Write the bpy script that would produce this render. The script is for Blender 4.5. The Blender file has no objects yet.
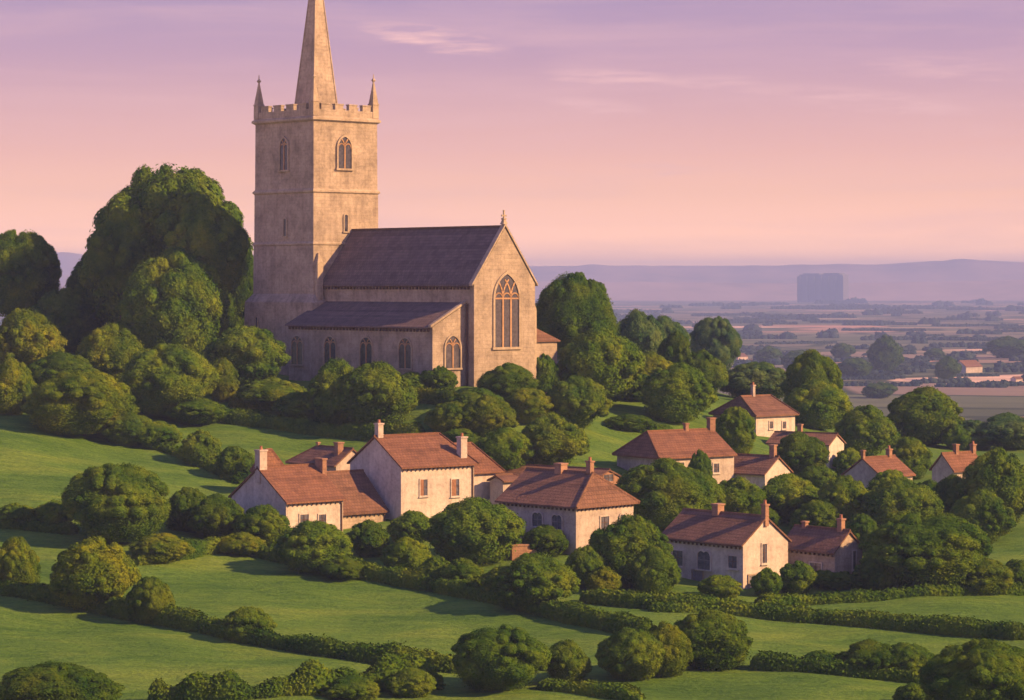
import bpy, math, random
import numpy as np
from mathutils import Vector

# ------------------------------------------------------------------ camera, sky, sun, exposure
scene = bpy.context.scene
COL = scene.collection
W, H = 1024, 700
F = 2600.0            # focal length in picture widths of 1024
HY = 285.0            # picture height of the true horizon
CAMZ = 44.0           # metres above the far plain
cam_d = bpy.data.cameras.new('camera')
cam_d.sensor_width = 36.0
cam_d.lens = F / W * 36.0
cam_d.shift_y = -(350.0 - HY) / W
cam_d.clip_start = 1.0
cam_d.clip_end = 60000.0
cam = bpy.data.objects.new('camera', cam_d)
cam.location = (0, 0, CAMZ)
cam.rotation_euler = (math.radians(90), 0, 0)
COL.objects.link(cam)
scene.camera = cam
scene.render.resolution_x = W
scene.render.resolution_y = H
scene.view_settings.view_transform = 'Standard'
scene.view_settings.look = 'None'
scene.view_settings.gamma = 1.0
scene.view_settings.use_curve_mapping = False
scene.view_settings.exposure = 1.06
scene.cycles.use_denoising = True
scene.cycles.max_bounces = 6
scene.cycles.diffuse_bounces = 3
scene.cycles.transparent_max_bounces = 6
scene.cycles.volume_bounces = 0

SUN_EL = math.radians(29)
SUN_FRONT = math.radians(15)      # how far the sun stands on our side of due right
to_sun = Vector((math.cos(SUN_FRONT) * math.cos(SUN_EL), -math.sin(SUN_FRONT) * math.cos(SUN_EL), math.sin(SUN_EL)))
sun_d = bpy.data.lights.new('sun', 'SUN')
sun_d.energy = 5.0
sun_d.angle = math.radians(0.6)
sun_d.color = (1.0, 0.57, 0.235)
sun = bpy.data.objects.new('sun', sun_d)
sun.rotation_euler = to_sun.to_track_quat('Z', 'Y').to_euler()
sun.location = (200, 0, 200)
COL.objects.link(sun)

world = bpy.data.worlds.new('World')
scene.world = world
world.use_nodes = True
def build_sky():
    nt = world.node_tree; N = nt.nodes; L = nt.links
    for n in list(N): N.remove(n)
    out = N.new('ShaderNodeOutputWorld')
    sky = N.new('ShaderNodeTexSky'); sky.sky_type = 'NISHITA'; sky.sun_disc = False
    sky.sun_elevation = SUN_EL; sky.sun_rotation = math.radians(90 + 15)
    b1 = N.new('ShaderNodeBackground'); b1.inputs['Strength'].default_value = 0.05
    L.new(sky.outputs[0], b1.inputs['Color'])
    tc = N.new('ShaderNodeTexCoord')
    sx = N.new('ShaderNodeSeparateXYZ'); L.new(tc.outputs['Generated'], sx.inputs[0])
    ramp = N.new('ShaderNodeValToRGB'); L.new(sx.outputs['Z'], ramp.inputs[0])
    els = ramp.color_ramp.elements
    stops = [(0.0, (2.4, 1.12, 0.5)), (0.008, (1.75, 0.84, 0.38)), (0.0135, (1.42, 0.69, 0.30)), (0.024, (0.90, 0.45, 0.25)), (0.034, (0.685, 0.350, 0.215)), (0.052, (0.515, 0.262, 0.212)), (0.071, (0.395, 0.214, 0.224)), (0.088, (0.30, 0.175, 0.234)),
             (0.112, (0.225, 0.150, 0.242)), (0.20, (0.19, 0.155, 0.28)), (0.5, (0.115, 0.135, 0.33)), (1.0, (0.08, 0.115, 0.33))]
    els[0].position, els[0].color = stops[0][0], (*stops[0][1], 1)
    els[1].position, els[1].color = stops[-1][0], (*stops[-1][1], 1)
    for p, c in stops[1:-1]:
        e = els.new(p); e.color = (*c, 1)
    # thin sunset clouds, long and low
    mp = N.new('ShaderNodeMapping'); L.new(tc.outputs['Generated'], mp.inputs[0])
    mp.inputs['Scale'].default_value = (7.0, 7.0, 75.0)
    mp.inputs['Rotation'].default_value = (0, math.radians(2.2), 0)
    nz = N.new('ShaderNodeTexNoise'); L.new(mp.outputs[0], nz.inputs['Vector'])
    nz.inputs['Scale'].default_value = 1.0; nz.inputs['Detail'].default_value = 6; nz.inputs['Roughness'].default_value = 0.55
    nz.inputs['Distortion'].default_value = 0.4
    cr = N.new('ShaderNodeValToRGB'); L.new(nz.outputs['Fac'], cr.inputs[0])
    cr.color_ramp.elements[0].position = 0.46; cr.color_ramp.elements[0].color = (0, 0, 0, 1)
    cr.color_ramp.elements[1].position = 0.78; cr.color_ramp.elements[1].color = (0.75, 0.75, 0.75, 1)
    # one brighter streak of cirrus high beside the spire
    def math_node(op, a, b=None, c=None):
        m = N.new('ShaderNodeMath'); m.operation = op
        for i, v in enumerate((a, b, c)):
            if v is None: continue
            if isinstance(v, (int, float)): m.inputs[i].default_value = v
            else: L.new(v, m.inputs[i])
        return m.outputs[0]
    mp2 = N.new('ShaderNodeMapping'); L.new(tc.outputs['Generated'], mp2.inputs[0]); mp2.inputs['Scale'].default_value = (40, 40, 330); mp2.inputs['Rotation'].default_value = (0, math.radians(6), 0)
    nw = N.new('ShaderNodeTexNoise'); L.new(mp2.outputs[0], nw.inputs['Vector']); nw.inputs['Scale'].default_value = 1.0; nw.inputs['Detail'].default_value = 6; nw.inputs['Roughness'].default_value = 0.6
    fac = math_node('MULTIPLY', cr.outputs[0], 0.5)
    for wx, wy, ww, wh, tilt, amt in ((432, 38, 82, 15, .15, 1.0), (612, 76, 75, 9, .05, .75), (590, 104, 60, 8, .10, .6), (700, 82, 70, 8, -.02, .6), (850, 100, 130, 12, .10, .7), (930, 70, 90, 14, .05, .55), (660, 168, 60, 6, .02, .5)):
        dx = math_node('SUBTRACT', sx.outputs['X'], (wx - 512) / F); dz = math_node('SUBTRACT', sx.outputs['Z'], (HY - wy) / F)
        dz2 = math_node('ADD', dz, math_node('MULTIPLY', dx, tilt)); wob = math_node('MULTIPLY', math_node('SUBTRACT', nw.outputs['Fac'], 0.5), 0.008)
        e1 = math_node('POWER', math_node('ABSOLUTE', math_node('DIVIDE', dx, ww / F)), 2.0)
        e2 = math_node('POWER', math_node('ABSOLUTE', math_node('DIVIDE', math_node('ADD', dz2, wob), wh / F)), 2.0)
        m = N.new('ShaderNodeMapRange'); m.interpolation_type = 'SMOOTHSTEP'; L.new(math_node('ADD', e1, e2), m.inputs[0])
        m.inputs[1].default_value = 1.3; m.inputs[2].default_value = 0.0; m.inputs[3].default_value = 0; m.inputs[4].default_value = amt
        n3 = N.new('ShaderNodeMapRange'); L.new(nw.outputs['Fac'], n3.inputs[0]); n3.inputs[1].default_value = 0.34; n3.inputs[2].default_value = 0.66
        fac = math_node('MAXIMUM', fac, math_node('MULTIPLY', m.outputs[0], n3.outputs[0]))
    mix = N.new('ShaderNodeMix'); mix.data_type = 'RGBA'
    L.new(fac, mix.inputs['Factor']); L.new(ramp.outputs[0], mix.inputs['A'])
    mix.inputs['B'].default_value = (0.50, 0.285, 0.275, 1)
    # away from the sunset the sky is dimmer and bluer
    dt = N.new('ShaderNodeVectorMath'); dt.operation = 'DOT_PRODUCT'; L.new(tc.outputs['Generated'], dt.inputs[0]); dt.inputs[1].default_value = (-0.75, -0.66, 0)
    ma = N.new('ShaderNodeMapRange'); L.new(dt.outputs['Value'], ma.inputs[0]); ma.inputs[1].default_value = -0.45; ma.inputs[2].default_value = 0.5
    dim = N.new('ShaderNodeMix'); dim.data_type = 'RGBA'; dim.blend_type = 'MULTIPLY'
    L.new(ma.outputs[0], dim.inputs['Factor']); L.new(mix.outputs['Result'], dim.inputs['A']); dim.inputs['B'].default_value = (0.70, 0.76, 0.95, 1)
    mix = dim
    b2 = N.new('ShaderNodeBackground'); b2.inputs['Strength'].default_value = 1.0
    L.new(mix.outputs['Result'], b2.inputs['Color'])
    ms = N.new('ShaderNodeMixShader'); ms.inputs[0].default_value = 0.93
    L.new(b1.outputs[0], ms.inputs[1]); L.new(b2.outputs[0], ms.inputs[2])
    L.new(ms.outputs[0], out.inputs['Surface'])
build_sky()

rng = np.random.default_rng(7)
random.seed(7)

# ------------------------------------------------------------------ helpers
def tag(o, label=None, cat=None, group=None, kind=None):
    if label: o['label'] = label
    if cat: o['category'] = cat
    if group: o['group'] = group
    if kind: o['kind'] = kind
    return o

def link(name, data, parent=None, loc=None):
    o = bpy.data.objects.new(name, data); COL.objects.link(o)
    if parent: o.parent = parent
    if loc is not None: o.location = loc
    return o

def fast_mesh(name, V, Fq, mat, smooth=False):
    """mesh from an (N,3) array and an (M,k) array of faces with k corners each (or a list of such arrays)"""
    groups = Fq if isinstance(Fq, list) else [Fq]
    groups = [np.asarray(g, dtype=np.int32) for g in groups if len(g)]
    me = bpy.data.meshes.new(name)
    me.vertices.add(len(V)); me.vertices.foreach_set('co', np.asarray(V, dtype=np.float32).ravel())
    loops = np.concatenate([g.ravel() for g in groups])
    totals = np.concatenate([np.full(len(g), g.shape[1], dtype=np.int32) for g in groups])
    starts = np.concatenate([[0], np.cumsum(totals)[:-1]]).astype(np.int32)
    me.loops.add(len(loops)); me.loops.foreach_set('vertex_index', loops.astype(np.int32))
    me.polygons.add(len(totals)); me.polygons.foreach_set('loop_start', starts)
    me.polygons.foreach_set('use_smooth', np.full(len(totals), smooth))
    me.update(calc_edges=True); me.validate()
    me.materials.append(mat)
    return me

class MB:
    """collects flat polygons; build() makes one mesh whose UVs are metres along / up each face"""
    def __init__(s): s.v = []; s.f = []
    def poly(s, pts):
        i = len(s.v); s.v += [Vector(p) for p in pts]; s.f.append(list(range(i, i + len(pts)))); return s
    def hexa(s, p):        # p: 8 corners, bottom ring 0-3 counter-clockwise from above, then the top ring
        i = len(s.v); s.v += [Vector(q) for q in p]
        for q in ((3, 2, 1, 0), (4, 5, 6, 7), (0, 1, 5, 4), (1, 2, 6, 5), (2, 3, 7, 6), (3, 0, 4, 7)):
            s.f.append([i + k for k in q])
        return s
    def box(s, x0, x1, y0, y1, z0, z1):
        return s.hexa([(x0, y0, z0), (x1, y0, z0), (x1, y1, z0), (x0, y1, z0), (x0, y0, z1), (x1, y0, z1), (x1, y1, z1), (x0, y1, z1)])
    def taper(s, cx, cy, a0, b0, z0, a1, b1, z1):      # half sizes a (x), b (y) at two heights
        return s.hexa([(cx - a0, cy - b0, z0), (cx + a0, cy - b0, z0), (cx + a0, cy + b0, z0), (cx - a0, cy + b0, z0),
                       (cx - a1, cy - b1, z1), (cx + a1, cy - b1, z1), (cx + a1, cy + b1, z1), (cx - a1, cy + b1, z1)])
    def shell(s, polys, drop):
        """roof skin: top polygons, the same ones DROP lower, and the edges between"""
        edges = {}
        key = lambda p: tuple(round(c, 4) for c in p)
        for P in polys:
            s.poly(P); s.poly([(p[0], p[1], p[2] - drop) for p in reversed(P)])
            for a, b in zip(P, P[1:] + P[:1]):
                ka, kb = key(a), key(b)
                if (kb, ka) in edges: edges.pop((kb, ka))
                else: edges[(ka, kb)] = (a, b)
        for a, b in edges.values():
            s.poly([b, a, (a[0], a[1], a[2] - drop), (b[0], b[1], b[2] - drop)])
        return s
    def build(s, name, mat, parent=None, loc=None):
        me = bpy.data.meshes.new(name)
        me.from_pydata([tuple(v) for v in s.v], [], s.f)
        me.update()
        uv = me.uv_layers.new(name='UVMap')
        for p in me.polygons:
            n = p.normal
            if abs(n.z) > 0.97: ua, va = Vector((1, 0, 0)), Vector((0, 1, 0))
            else:
                ua = Vector((0, 0, 1)).cross(n).normalized(); va = n.cross(ua)
            for li in p.loop_indices:
                co = me.vertices[me.loops[li].vertex_index].co
                uv.data[li].uv = (co.dot(ua), co.dot(va))
        me.materials.append(mat)
        return link(name, me, parent, loc)

# ------------------------------------------------------------------ materials
def new_mat(name):
    m = bpy.data.materials.new(name); m.use_nodes = True
    nt = m.node_tree
    for n in list(nt.nodes): nt.nodes.remove(n)
    out = nt.nodes.new('ShaderNodeOutputMaterial')
    return m, nt, nt.nodes, nt.links, out

def noise(N, L, vec, scale, detail=4, rough=0.55, dist=0.0):
    n = N.new('ShaderNodeTexNoise'); n.inputs['Scale'].default_value = scale; n.inputs['Detail'].default_value = detail
    n.inputs['Roughness'].default_value = rough; n.inputs['Distortion'].default_value = dist
    if vec is not None: L.new(vec, n.inputs['Vector'])
    return n.outputs['Fac']

def ramp(N, L, fac, stops):
    r = N.new('ShaderNodeValToRGB'); L.new(fac, r.inputs[0])
    e = r.color_ramp.elements
    e[0].position, e[0].color = stops[0][0], (*stops[0][1], 1)
    e[1].position, e[1].color = stops[-1][0], (*stops[-1][1], 1)
    for p, c in stops[1:-1]:
        q = e.new(p); q.color = (*c, 1)
    return r.outputs[0]

def mixc(N, L, fac, a, b, mode='MIX'):
    m = N.new('ShaderNodeMix'); m.data_type = 'RGBA'; m.blend_type = mode
    for v, k in ((fac, 'Factor'), (a, 'A'), (b, 'B')):
        if isinstance(v, (int, float)): m.inputs[k].default_value = v
        elif isinstance(v, tuple): m.inputs[k].default_value = (*v, 1)
        else: L.new(v, m.inputs[k])
    return m.outputs['Result']

def principled(N, L, out, col, rough=0.9, bump=None, bump_d=0.02, bump_s=0.6, spec=0.2):
    b = N.new('ShaderNodeBsdfPrincipled')
    if isinstance(col, tuple): b.inputs['Base Color'].default_value = (*col, 1)
    else: L.new(col, b.inputs['Base Color'])
    b.inputs['Roughness'].default_value = rough
    b.inputs['Specular IOR Level'].default_value = spec
    if bump is not None:
        u = N.new('ShaderNodeBump'); u.inputs['Distance'].default_value = bump_d; u.inputs['Strength'].default_value = bump_s
        L.new(bump, u.inputs['Height']); L.new(u.outputs[0], b.inputs['Normal'])
    L.new(b.outputs[0], out.inputs['Surface'])
    return b

def stone_mat(name, c0, c1, c2, courses=True, sx=0.75, sy=0.36):
    m, nt, N, L, out = new_mat(name)
    tc = N.new('ShaderNodeTexCoord')
    oi = N.new('ShaderNodeObjectInfo')
    n1 = noise(N, L, tc.outputs['Object'], 0.55, 6, 0.65)
    n2 = noise(N, L, tc.outputs['Object'], 3.2, 6, 0.7)
    n3 = noise(N, L, tc.outputs['Object'], 14.0, 3, 0.7)
    col = ramp(N, L, n1, [(0.34, c0), (0.50, c1), (0.66, c2)])
    col = mixc(N, L, 0.55, col, ramp(N, L, n2, [(0.34, (0.62, 0.58, 0.56)), (0.52, (1.0, 1.0, 1.0)), (0.70, (1.18, 1.15, 1.1))]), 'MULTIPLY')
    col = mixc(N, L, 0.3, col, ramp(N, L, n3, [(0.3, (0.7, 0.68, 0.66)), (0.7, (1.2, 1.2, 1.2))]), 'MULTIPLY')
    # rain streaks run down the wall
    mp = N.new('ShaderNodeMapping'); L.new(tc.outputs['UV'], mp.inputs[0]); mp.inputs['Scale'].default_value = (2.2, 0.16, 1)
    st = noise(N, L, mp.outputs[0], 1.0, 4, 0.6)
    col = mixc(N, L, 0.5, col, ramp(N, L, st, [(0.34, (0.70, 0.67, 0.65)), (0.52, (1, 1, 1))]), 'MULTIPLY')
    h = n2
    if courses:
        br = N.new('ShaderNodeTexBrick'); L.new(tc.outputs['UV'], br.inputs['Vector'])
        br.inputs['Scale'].default_value = 1.0; br.inputs['Brick Width'].default_value = sx; br.inputs['Row Height'].default_value = sy
        br.inputs['Mortar Size'].default_value = 0.022; br.inputs['Mortar Smooth'].default_value = 0.4
        br.inputs['Color1'].default_value = (0.86, 0.85, 0.84, 1); br.inputs['Color2'].default_value = (1.1, 1.08, 1.05, 1)
        br.inputs['Mortar'].default_value = (0.66, 0.63, 0.6, 1)
        col = mixc(N, L, 0.3, col, br.outputs['Color'], 'MULTIPLY')
        inv = N.new('ShaderNodeMath'); inv.operation = 'MULTIPLY_ADD'
        L.new(br.outputs['Fac'], inv.inputs[0]); inv.inputs[1].default_value = -0.3; L.new(n2, inv.inputs[2]); h = inv.outputs[0]
    principled(N, L, out, col, 0.95, h, 0.05, 0.7, 0.1)
    return m

def tile_mat(name, c0, c1, c2, row=0.30, width=0.26, moss=0.25):
    m, nt, N, L, out = new_mat(name)
    tc = N.new('ShaderNodeTexCoord')
    br = N.new('ShaderNodeTexBrick'); L.new(tc.outputs['UV'], br.inputs['Vector'])
    br.inputs['Scale'].default_value = 1.0; br.inputs['Brick Width'].default_value = width; br.inputs['Row Height'].default_value = row
    br.inputs['Mortar Size'].default_value = 0.022; br.inputs['Mortar Smooth'].default_value = 0.3
    br.inputs['Color1'].default_value = (*c0, 1); br.inputs['Color2'].default_value = (*c1, 1)
    br.inputs['Mortar'].default_value = (*[x * 0.7 for x in c0], 1)
    n1 = noise(N, L, tc.outputs['Object'], 0.9, 5, 0.6)
    n2 = noise(N, L, tc.outputs['Object'], 5.0, 4, 0.6)
    col = mixc(N, L, 0.75, br.outputs['Color'], ramp(N, L, n1, [(0.3, (0.62, 0.60, 0.62)), (0.55, (1, 1, 1)), (0.75, (1.2, 1.12, 1.05))]), 'MULTIPLY')
    sep = N.new('ShaderNodeSeparateXYZ'); L.new(tc.outputs['UV'], sep.inputs[0])
    # rows of different firings
    sc = N.new('ShaderNodeMath'); sc.operation = 'MULTIPLY'; L.new(sep.outputs['Y'], sc.inputs[0]); sc.inputs[1].default_value = 1.0 / row
    fl = N.new('ShaderNodeMath'); fl.operation = 'FLOOR'; L.new(sc.outputs[0], fl.inputs[0])
    wn = N.new('ShaderNodeTexWhiteNoise'); wn.noise_dimensions = '1D'; L.new(fl.outputs[0], wn.inputs['W'])
    col = mixc(N, L, 0.55, col, ramp(N, L, wn.outputs['Value'], [(0.0, (0.62, 0.60, 0.60)), (0.5, (1, 1, 1)), (1.0, (1.15, 1.12, 1.1))]), 'MULTIPLY')
    ms = N.new('ShaderNodeMath'); ms.operation = 'MULTIPLY'; L.new(ramp(N, L, n2, [(0.52, (0, 0, 0)), (0.75, (1, 1, 1))]), ms.inputs[0]); ms.inputs[1].default_value = moss
    col = mixc(N, L, ms.outputs[0], col, c2)
    fr = N.new('ShaderNodeMath'); fr.operation = 'FRACT'; L.new(sc.outputs[0], fr.inputs[0])
    hh = N.new('ShaderNodeMath'); hh.operation = 'MULTIPLY_ADD'; L.new(fr.outputs[0], hh.inputs[0]); hh.inputs[1].default_value = -0.7
    L.new(n2, hh.inputs[2])
    principled(N, L, out, col, 0.85, hh.outputs[0], 0.07, 0.9, 0.2)
    return m

def plain_mat(name, c, rough=0.8, var=0.25, scale=4.0, spec=0.2):
    m, nt, N, L, out = new_mat(name)
    tc = N.new('ShaderNodeTexCoord')
    n = noise(N, L, tc.outputs['Object'], scale, 4, 0.6)
    col = ramp(N, L, n, [(0.3, tuple(x * (1 - var) for x in c)), (0.7, tuple(x * (1 + var) for x in c))])
    principled(N, L, out, col, rough, n, 0.02, 0.4, spec)
    return m

def foliage_mat(name, dark, mid, light, scale=0.9):
    m, nt, N, L, out = new_mat(name)
    tc = N.new('ShaderNodeTexCoord'); oi = N.new('ShaderNodeObjectInfo'); geo = N.new('ShaderNodeNewGeometry')
    n1 = noise(N, L, geo.outputs['Position'], scale * 0.45, 3, 0.55)
    n2 = noise(N, L, geo.outputs['Position'], scale * 4.0, 3, 0.6)
    ad = N.new('ShaderNodeMath'); ad.operation = 'MULTIPLY_ADD'; L.new(n2, ad.inputs[0]); ad.inputs[1].default_value = 0.45; L.new(n1, ad.inputs[2])
    col = ramp(N, L, ad.outputs[0], [(0.52, dark), (0.72, mid), (0.95, light)])
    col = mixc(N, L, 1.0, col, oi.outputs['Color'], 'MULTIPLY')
    d = N.new('ShaderNodeBsdfDiffuse'); L.new(col, d.inputs['Color'])
    t = N.new('ShaderNodeBsdfTranslucent')
    tcol = mixc(N, L, 1.0, col, (1.3, 1.25, 0.5), 'MULTIPLY'); L.new(tcol, t.inputs['Color'])
    ms = N.new('ShaderNodeMixShader'); ms.inputs[0].default_value = 0.12
    L.new(d.outputs[0], ms.inputs[1]); L.new(t.outputs[0], ms.inputs[2])
    L.new(ms.outputs[0], out.inputs['Surface'])
    return m

M = {}
M['church_stone'] = stone_mat('church_stone', (0.24, 0.205, 0.17), (0.335, 0.285, 0.235), (0.40, 0.345, 0.285))
M['dressed_stone'] = stone_mat('dressed_stone', (0.27, 0.225, 0.175), (0.35, 0.295, 0.23), (0.41, 0.35, 0.275), courses=False)
M['plaster'] = stone_mat('plaster', (0.34, 0.295, 0.27), (0.44, 0.39, 0.355), (0.51, 0.455, 0.415), courses=False)
M['plaster_cream'] = stone_mat('plaster_cream', (0.42, 0.375, 0.345), (0.52, 0.47, 0.43), (0.59, 0.54, 0.50), courses=False)
M['rubble'] = stone_mat('rubble', (0.30, 0.25, 0.21), (0.40, 0.34, 0.28), (0.48, 0.41, 0.34), courses=True, sx=0.5, sy=0.25)
M['slate'] = tile_mat('slate', (0.120, 0.086, 0.083), (0.158, 0.115, 0.110), (0.10, 0.10, 0.06), 0.36, 0.34, 0.15)
M['red_tile'] = tile_mat('red_tile', (0.162, 0.080, 0.046), (0.215, 0.106, 0.062), (0.16, 0.09, 0.05), 0.34, 0.28, 0.35)
M['brown_tile'] = tile_mat('brown_tile', (0.145, 0.080, 0.052), (0.190, 0.104, 0.068), (0.13, 0.08, 0.05), 0.34, 0.28, 0.35)
M['tracery'] = stone_mat('tracery', (0.30, 0.19, 0.11), (0.40, 0.25, 0.15), (0.46, 0.30, 0.18), courses=False)
M['brick'] = stone_mat('brick', (0.24, 0.145, 0.10), (0.32, 0.195, 0.135), (0.38, 0.24, 0.17), courses=True, sx=0.28, sy=0.12)
M['timber'] = plain_mat('timber', (0.10, 0.06, 0.045), 0.8)
M['shutter'] = plain_mat('shutter', (0.24, 0.12, 0.07), 0.7)
M['door'] = plain_mat('door', (0.17, 0.16, 0.19), 0.6)
M['pot'] = plain_mat('pot', (0.33, 0.15, 0.09), 0.8)
M['metal'] = plain_mat('metal', (0.20, 0.15, 0.09), 0.5, spec=0.5)
M['concrete'] = plain_mat('concrete', (0.17, 0.16, 0.19), 0.8, 0.12, 0.03)
M['bark'] = plain_mat('bark', (0.07, 0.05, 0.035), 0.95, 0.4, 6)
M['leaf'] = foliage_mat('leaf', (0.030, 0.084, 0.011), (0.080, 0.150, 0.014), (0.155, 0.210, 0.016))
M['far_leaf'] = foliage_mat('far_leaf', (0.020, 0.042, 0.050), (0.034, 0.060, 0.066), (0.055, 0.080, 0.066), 0.05)  # bluish leaf colour carries part of the distance haze
def glass_mat(name='window_glass', k=1.0):
    m, nt, N, L, out = new_mat(name)
    tc = N.new('ShaderNodeTexCoord')
    n = noise(N, L, tc.outputs['Object'], 3.0, 3)
    col = ramp(N, L, n, [(0.35, (0.022 * k, 0.024 * k, 0.035 * k)), (0.7, (0.065 * k, 0.065 * k, 0.085 * k))])
    principled(N, L, out, col, 0.18, n, 0.01, 0.25, 0.5)
    return m
M['glass'] = glass_mat()
M['house_glass'] = glass_mat('house_glass', 2.2)  # panes paler: sky reflection put into the base colour

# ------------------------------------------------------------------ ground
# each column of the view: where the hillside stands at each distance (picture height, metres away)
COLS = {
    0:    [(600, 176), (560, 188), (520, 200), (470, 215), (420, 232), (385, 250), (350, 285), (343, 305)],
    200:  [(660, 160), (640, 167), (600, 180), (560, 191), (540, 198), (500, 213), (460, 228), (430, 240), (400, 250), (378, 262), (356, 285), (350, 305)],
    330:  [(655, 163), (600, 180), (575, 188), (545, 197), (510, 213), (470, 226), (432, 240), (400, 248), (380, 255), (374, 265), (366, 285), (362, 297)],
    480:  [(668, 160), (600, 180), (570, 190), (540, 201), (500, 215), (470, 226), (440, 233), (412, 238), (388, 243), (380, 252), (371, 272), (366, 288)],
    600:  [(640, 166), (615, 173), (600, 178), (585, 184), (548, 197), (500, 214), (475, 225), (440, 240), (415, 250), (395, 260), (380, 275), (375, 285)],
    760:  [(665, 160), (620, 172), (608, 177), (590, 186), (560, 200), (500, 225), (470, 238), (440, 252), (425, 262), (412, 275), (407, 285)],
    880:  [(665, 161), (625, 172), (600, 181), (580, 192), (540, 207), (505, 235), (490, 245), (465, 262), (448, 275), (440, 288)],
    1024: [(640, 166), (592, 185), (575, 192), (540, 207), (520, 220), (490, 245), (465, 265), (452, 280), (446, 292)],
}
YT = np.arange(0.0, 801.0, 1.0)
PT = np.arange(-400.0, 1425.0, 8.0)
def smooth1(a, sig, axis):
    k = np.arange(-int(3 * sig), int(3 * sig) + 1); w = np.exp(-k ** 2 / (2 * sig * sig)); w /= w.sum()
    return np.apply_along_axis(lambda r: np.convolve(np.pad(r, len(k) // 2, mode='edge'), w, mode='valid'), axis, a)
def make_table():
    cols = []
    keys = sorted(COLS)
    for c in keys:
        pts = sorted([(Y, CAMZ - (py - HY) / F * Y) for py, Y in [(700, 150)] + COLS[c]])
        ys = [0, 60] + [p[0] for p in pts]; zs = [pts[0][1] + 1.0, pts[0][1] + .4] + [p[1] for p in pts]
        yl, zl = ys[-1], zs[-1]
        for k in range(1, 21):
            t = k / 20; s = t * t * (3 - 2 * t)
            ys.append(yl + 330 * t); zs.append(zl * (1 - s))
        ys.append(2000); zs.append(0.0)
        cols.append(np.interp(YT, ys, zs))
    cols = smooth1(np.array(cols), 3.0, 1)
    tab = np.array([np.interp(PT, keys, cols[:, j]) for j in range(len(YT))]).T     # (PT, YT)
    return smooth1(tab, 4.0, 0)
TAB = make_table()
def ground_z(X, Y):
    X = np.asarray(X, float); Y = np.asarray(Y, float)
    px = np.clip(512 + F * X / np.maximum(Y, 40.0), PT[0], PT[-1] - 0.01)
    yy = np.clip(Y, 0, 799.99)
    i = (px - PT[0]) / 8.0; i0 = np.clip(np.floor(i).astype(int), 0, len(PT) - 2); fi = i - i0
    j0 = np.clip(np.floor(yy).astype(int), 0, len(YT) - 2); fj = yy - j0
    z = (TAB[i0, j0] * (1 - fi) + TAB[i0 + 1, j0] * fi) * (1 - fj) + (TAB[i0, j0 + 1] * (1 - fi) + TAB[i0 + 1, j0 + 1] * fi) * fj
    und = 0.13 * np.sin(X * 0.23 + Y * 0.11) + 0.10 * np.sin(X * 0.41 - Y * 0.17 + 1.3) + 0.05 * np.sin(X * 0.9 + Y * 0.63)
    return z + und * np.clip((700 - Y) / 300, 0, 1)
def gz(x, y): return float(ground_z(x, y))
YM = np.arange(130.0, 420.0, 0.25)
def at(px, py):
    """the point of the hillside seen at a place of the picture"""
    X = (px - 512) / F * YM
    gp = HY + (CAMZ - ground_z(X, YM)) / YM * F
    k = np.argmax(gp <= py) if (gp <= py).any() else len(YM) - 1
    return Vector((X[k], YM[k], gz(X[k], YM[k])))
def at_depth(px, Y):
    x = (px - 512) / F * Y
    return Vector((x, Y, gz(x, Y)))
def zof(py, Y): return CAMZ + (HY - py) / F * Y

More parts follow.
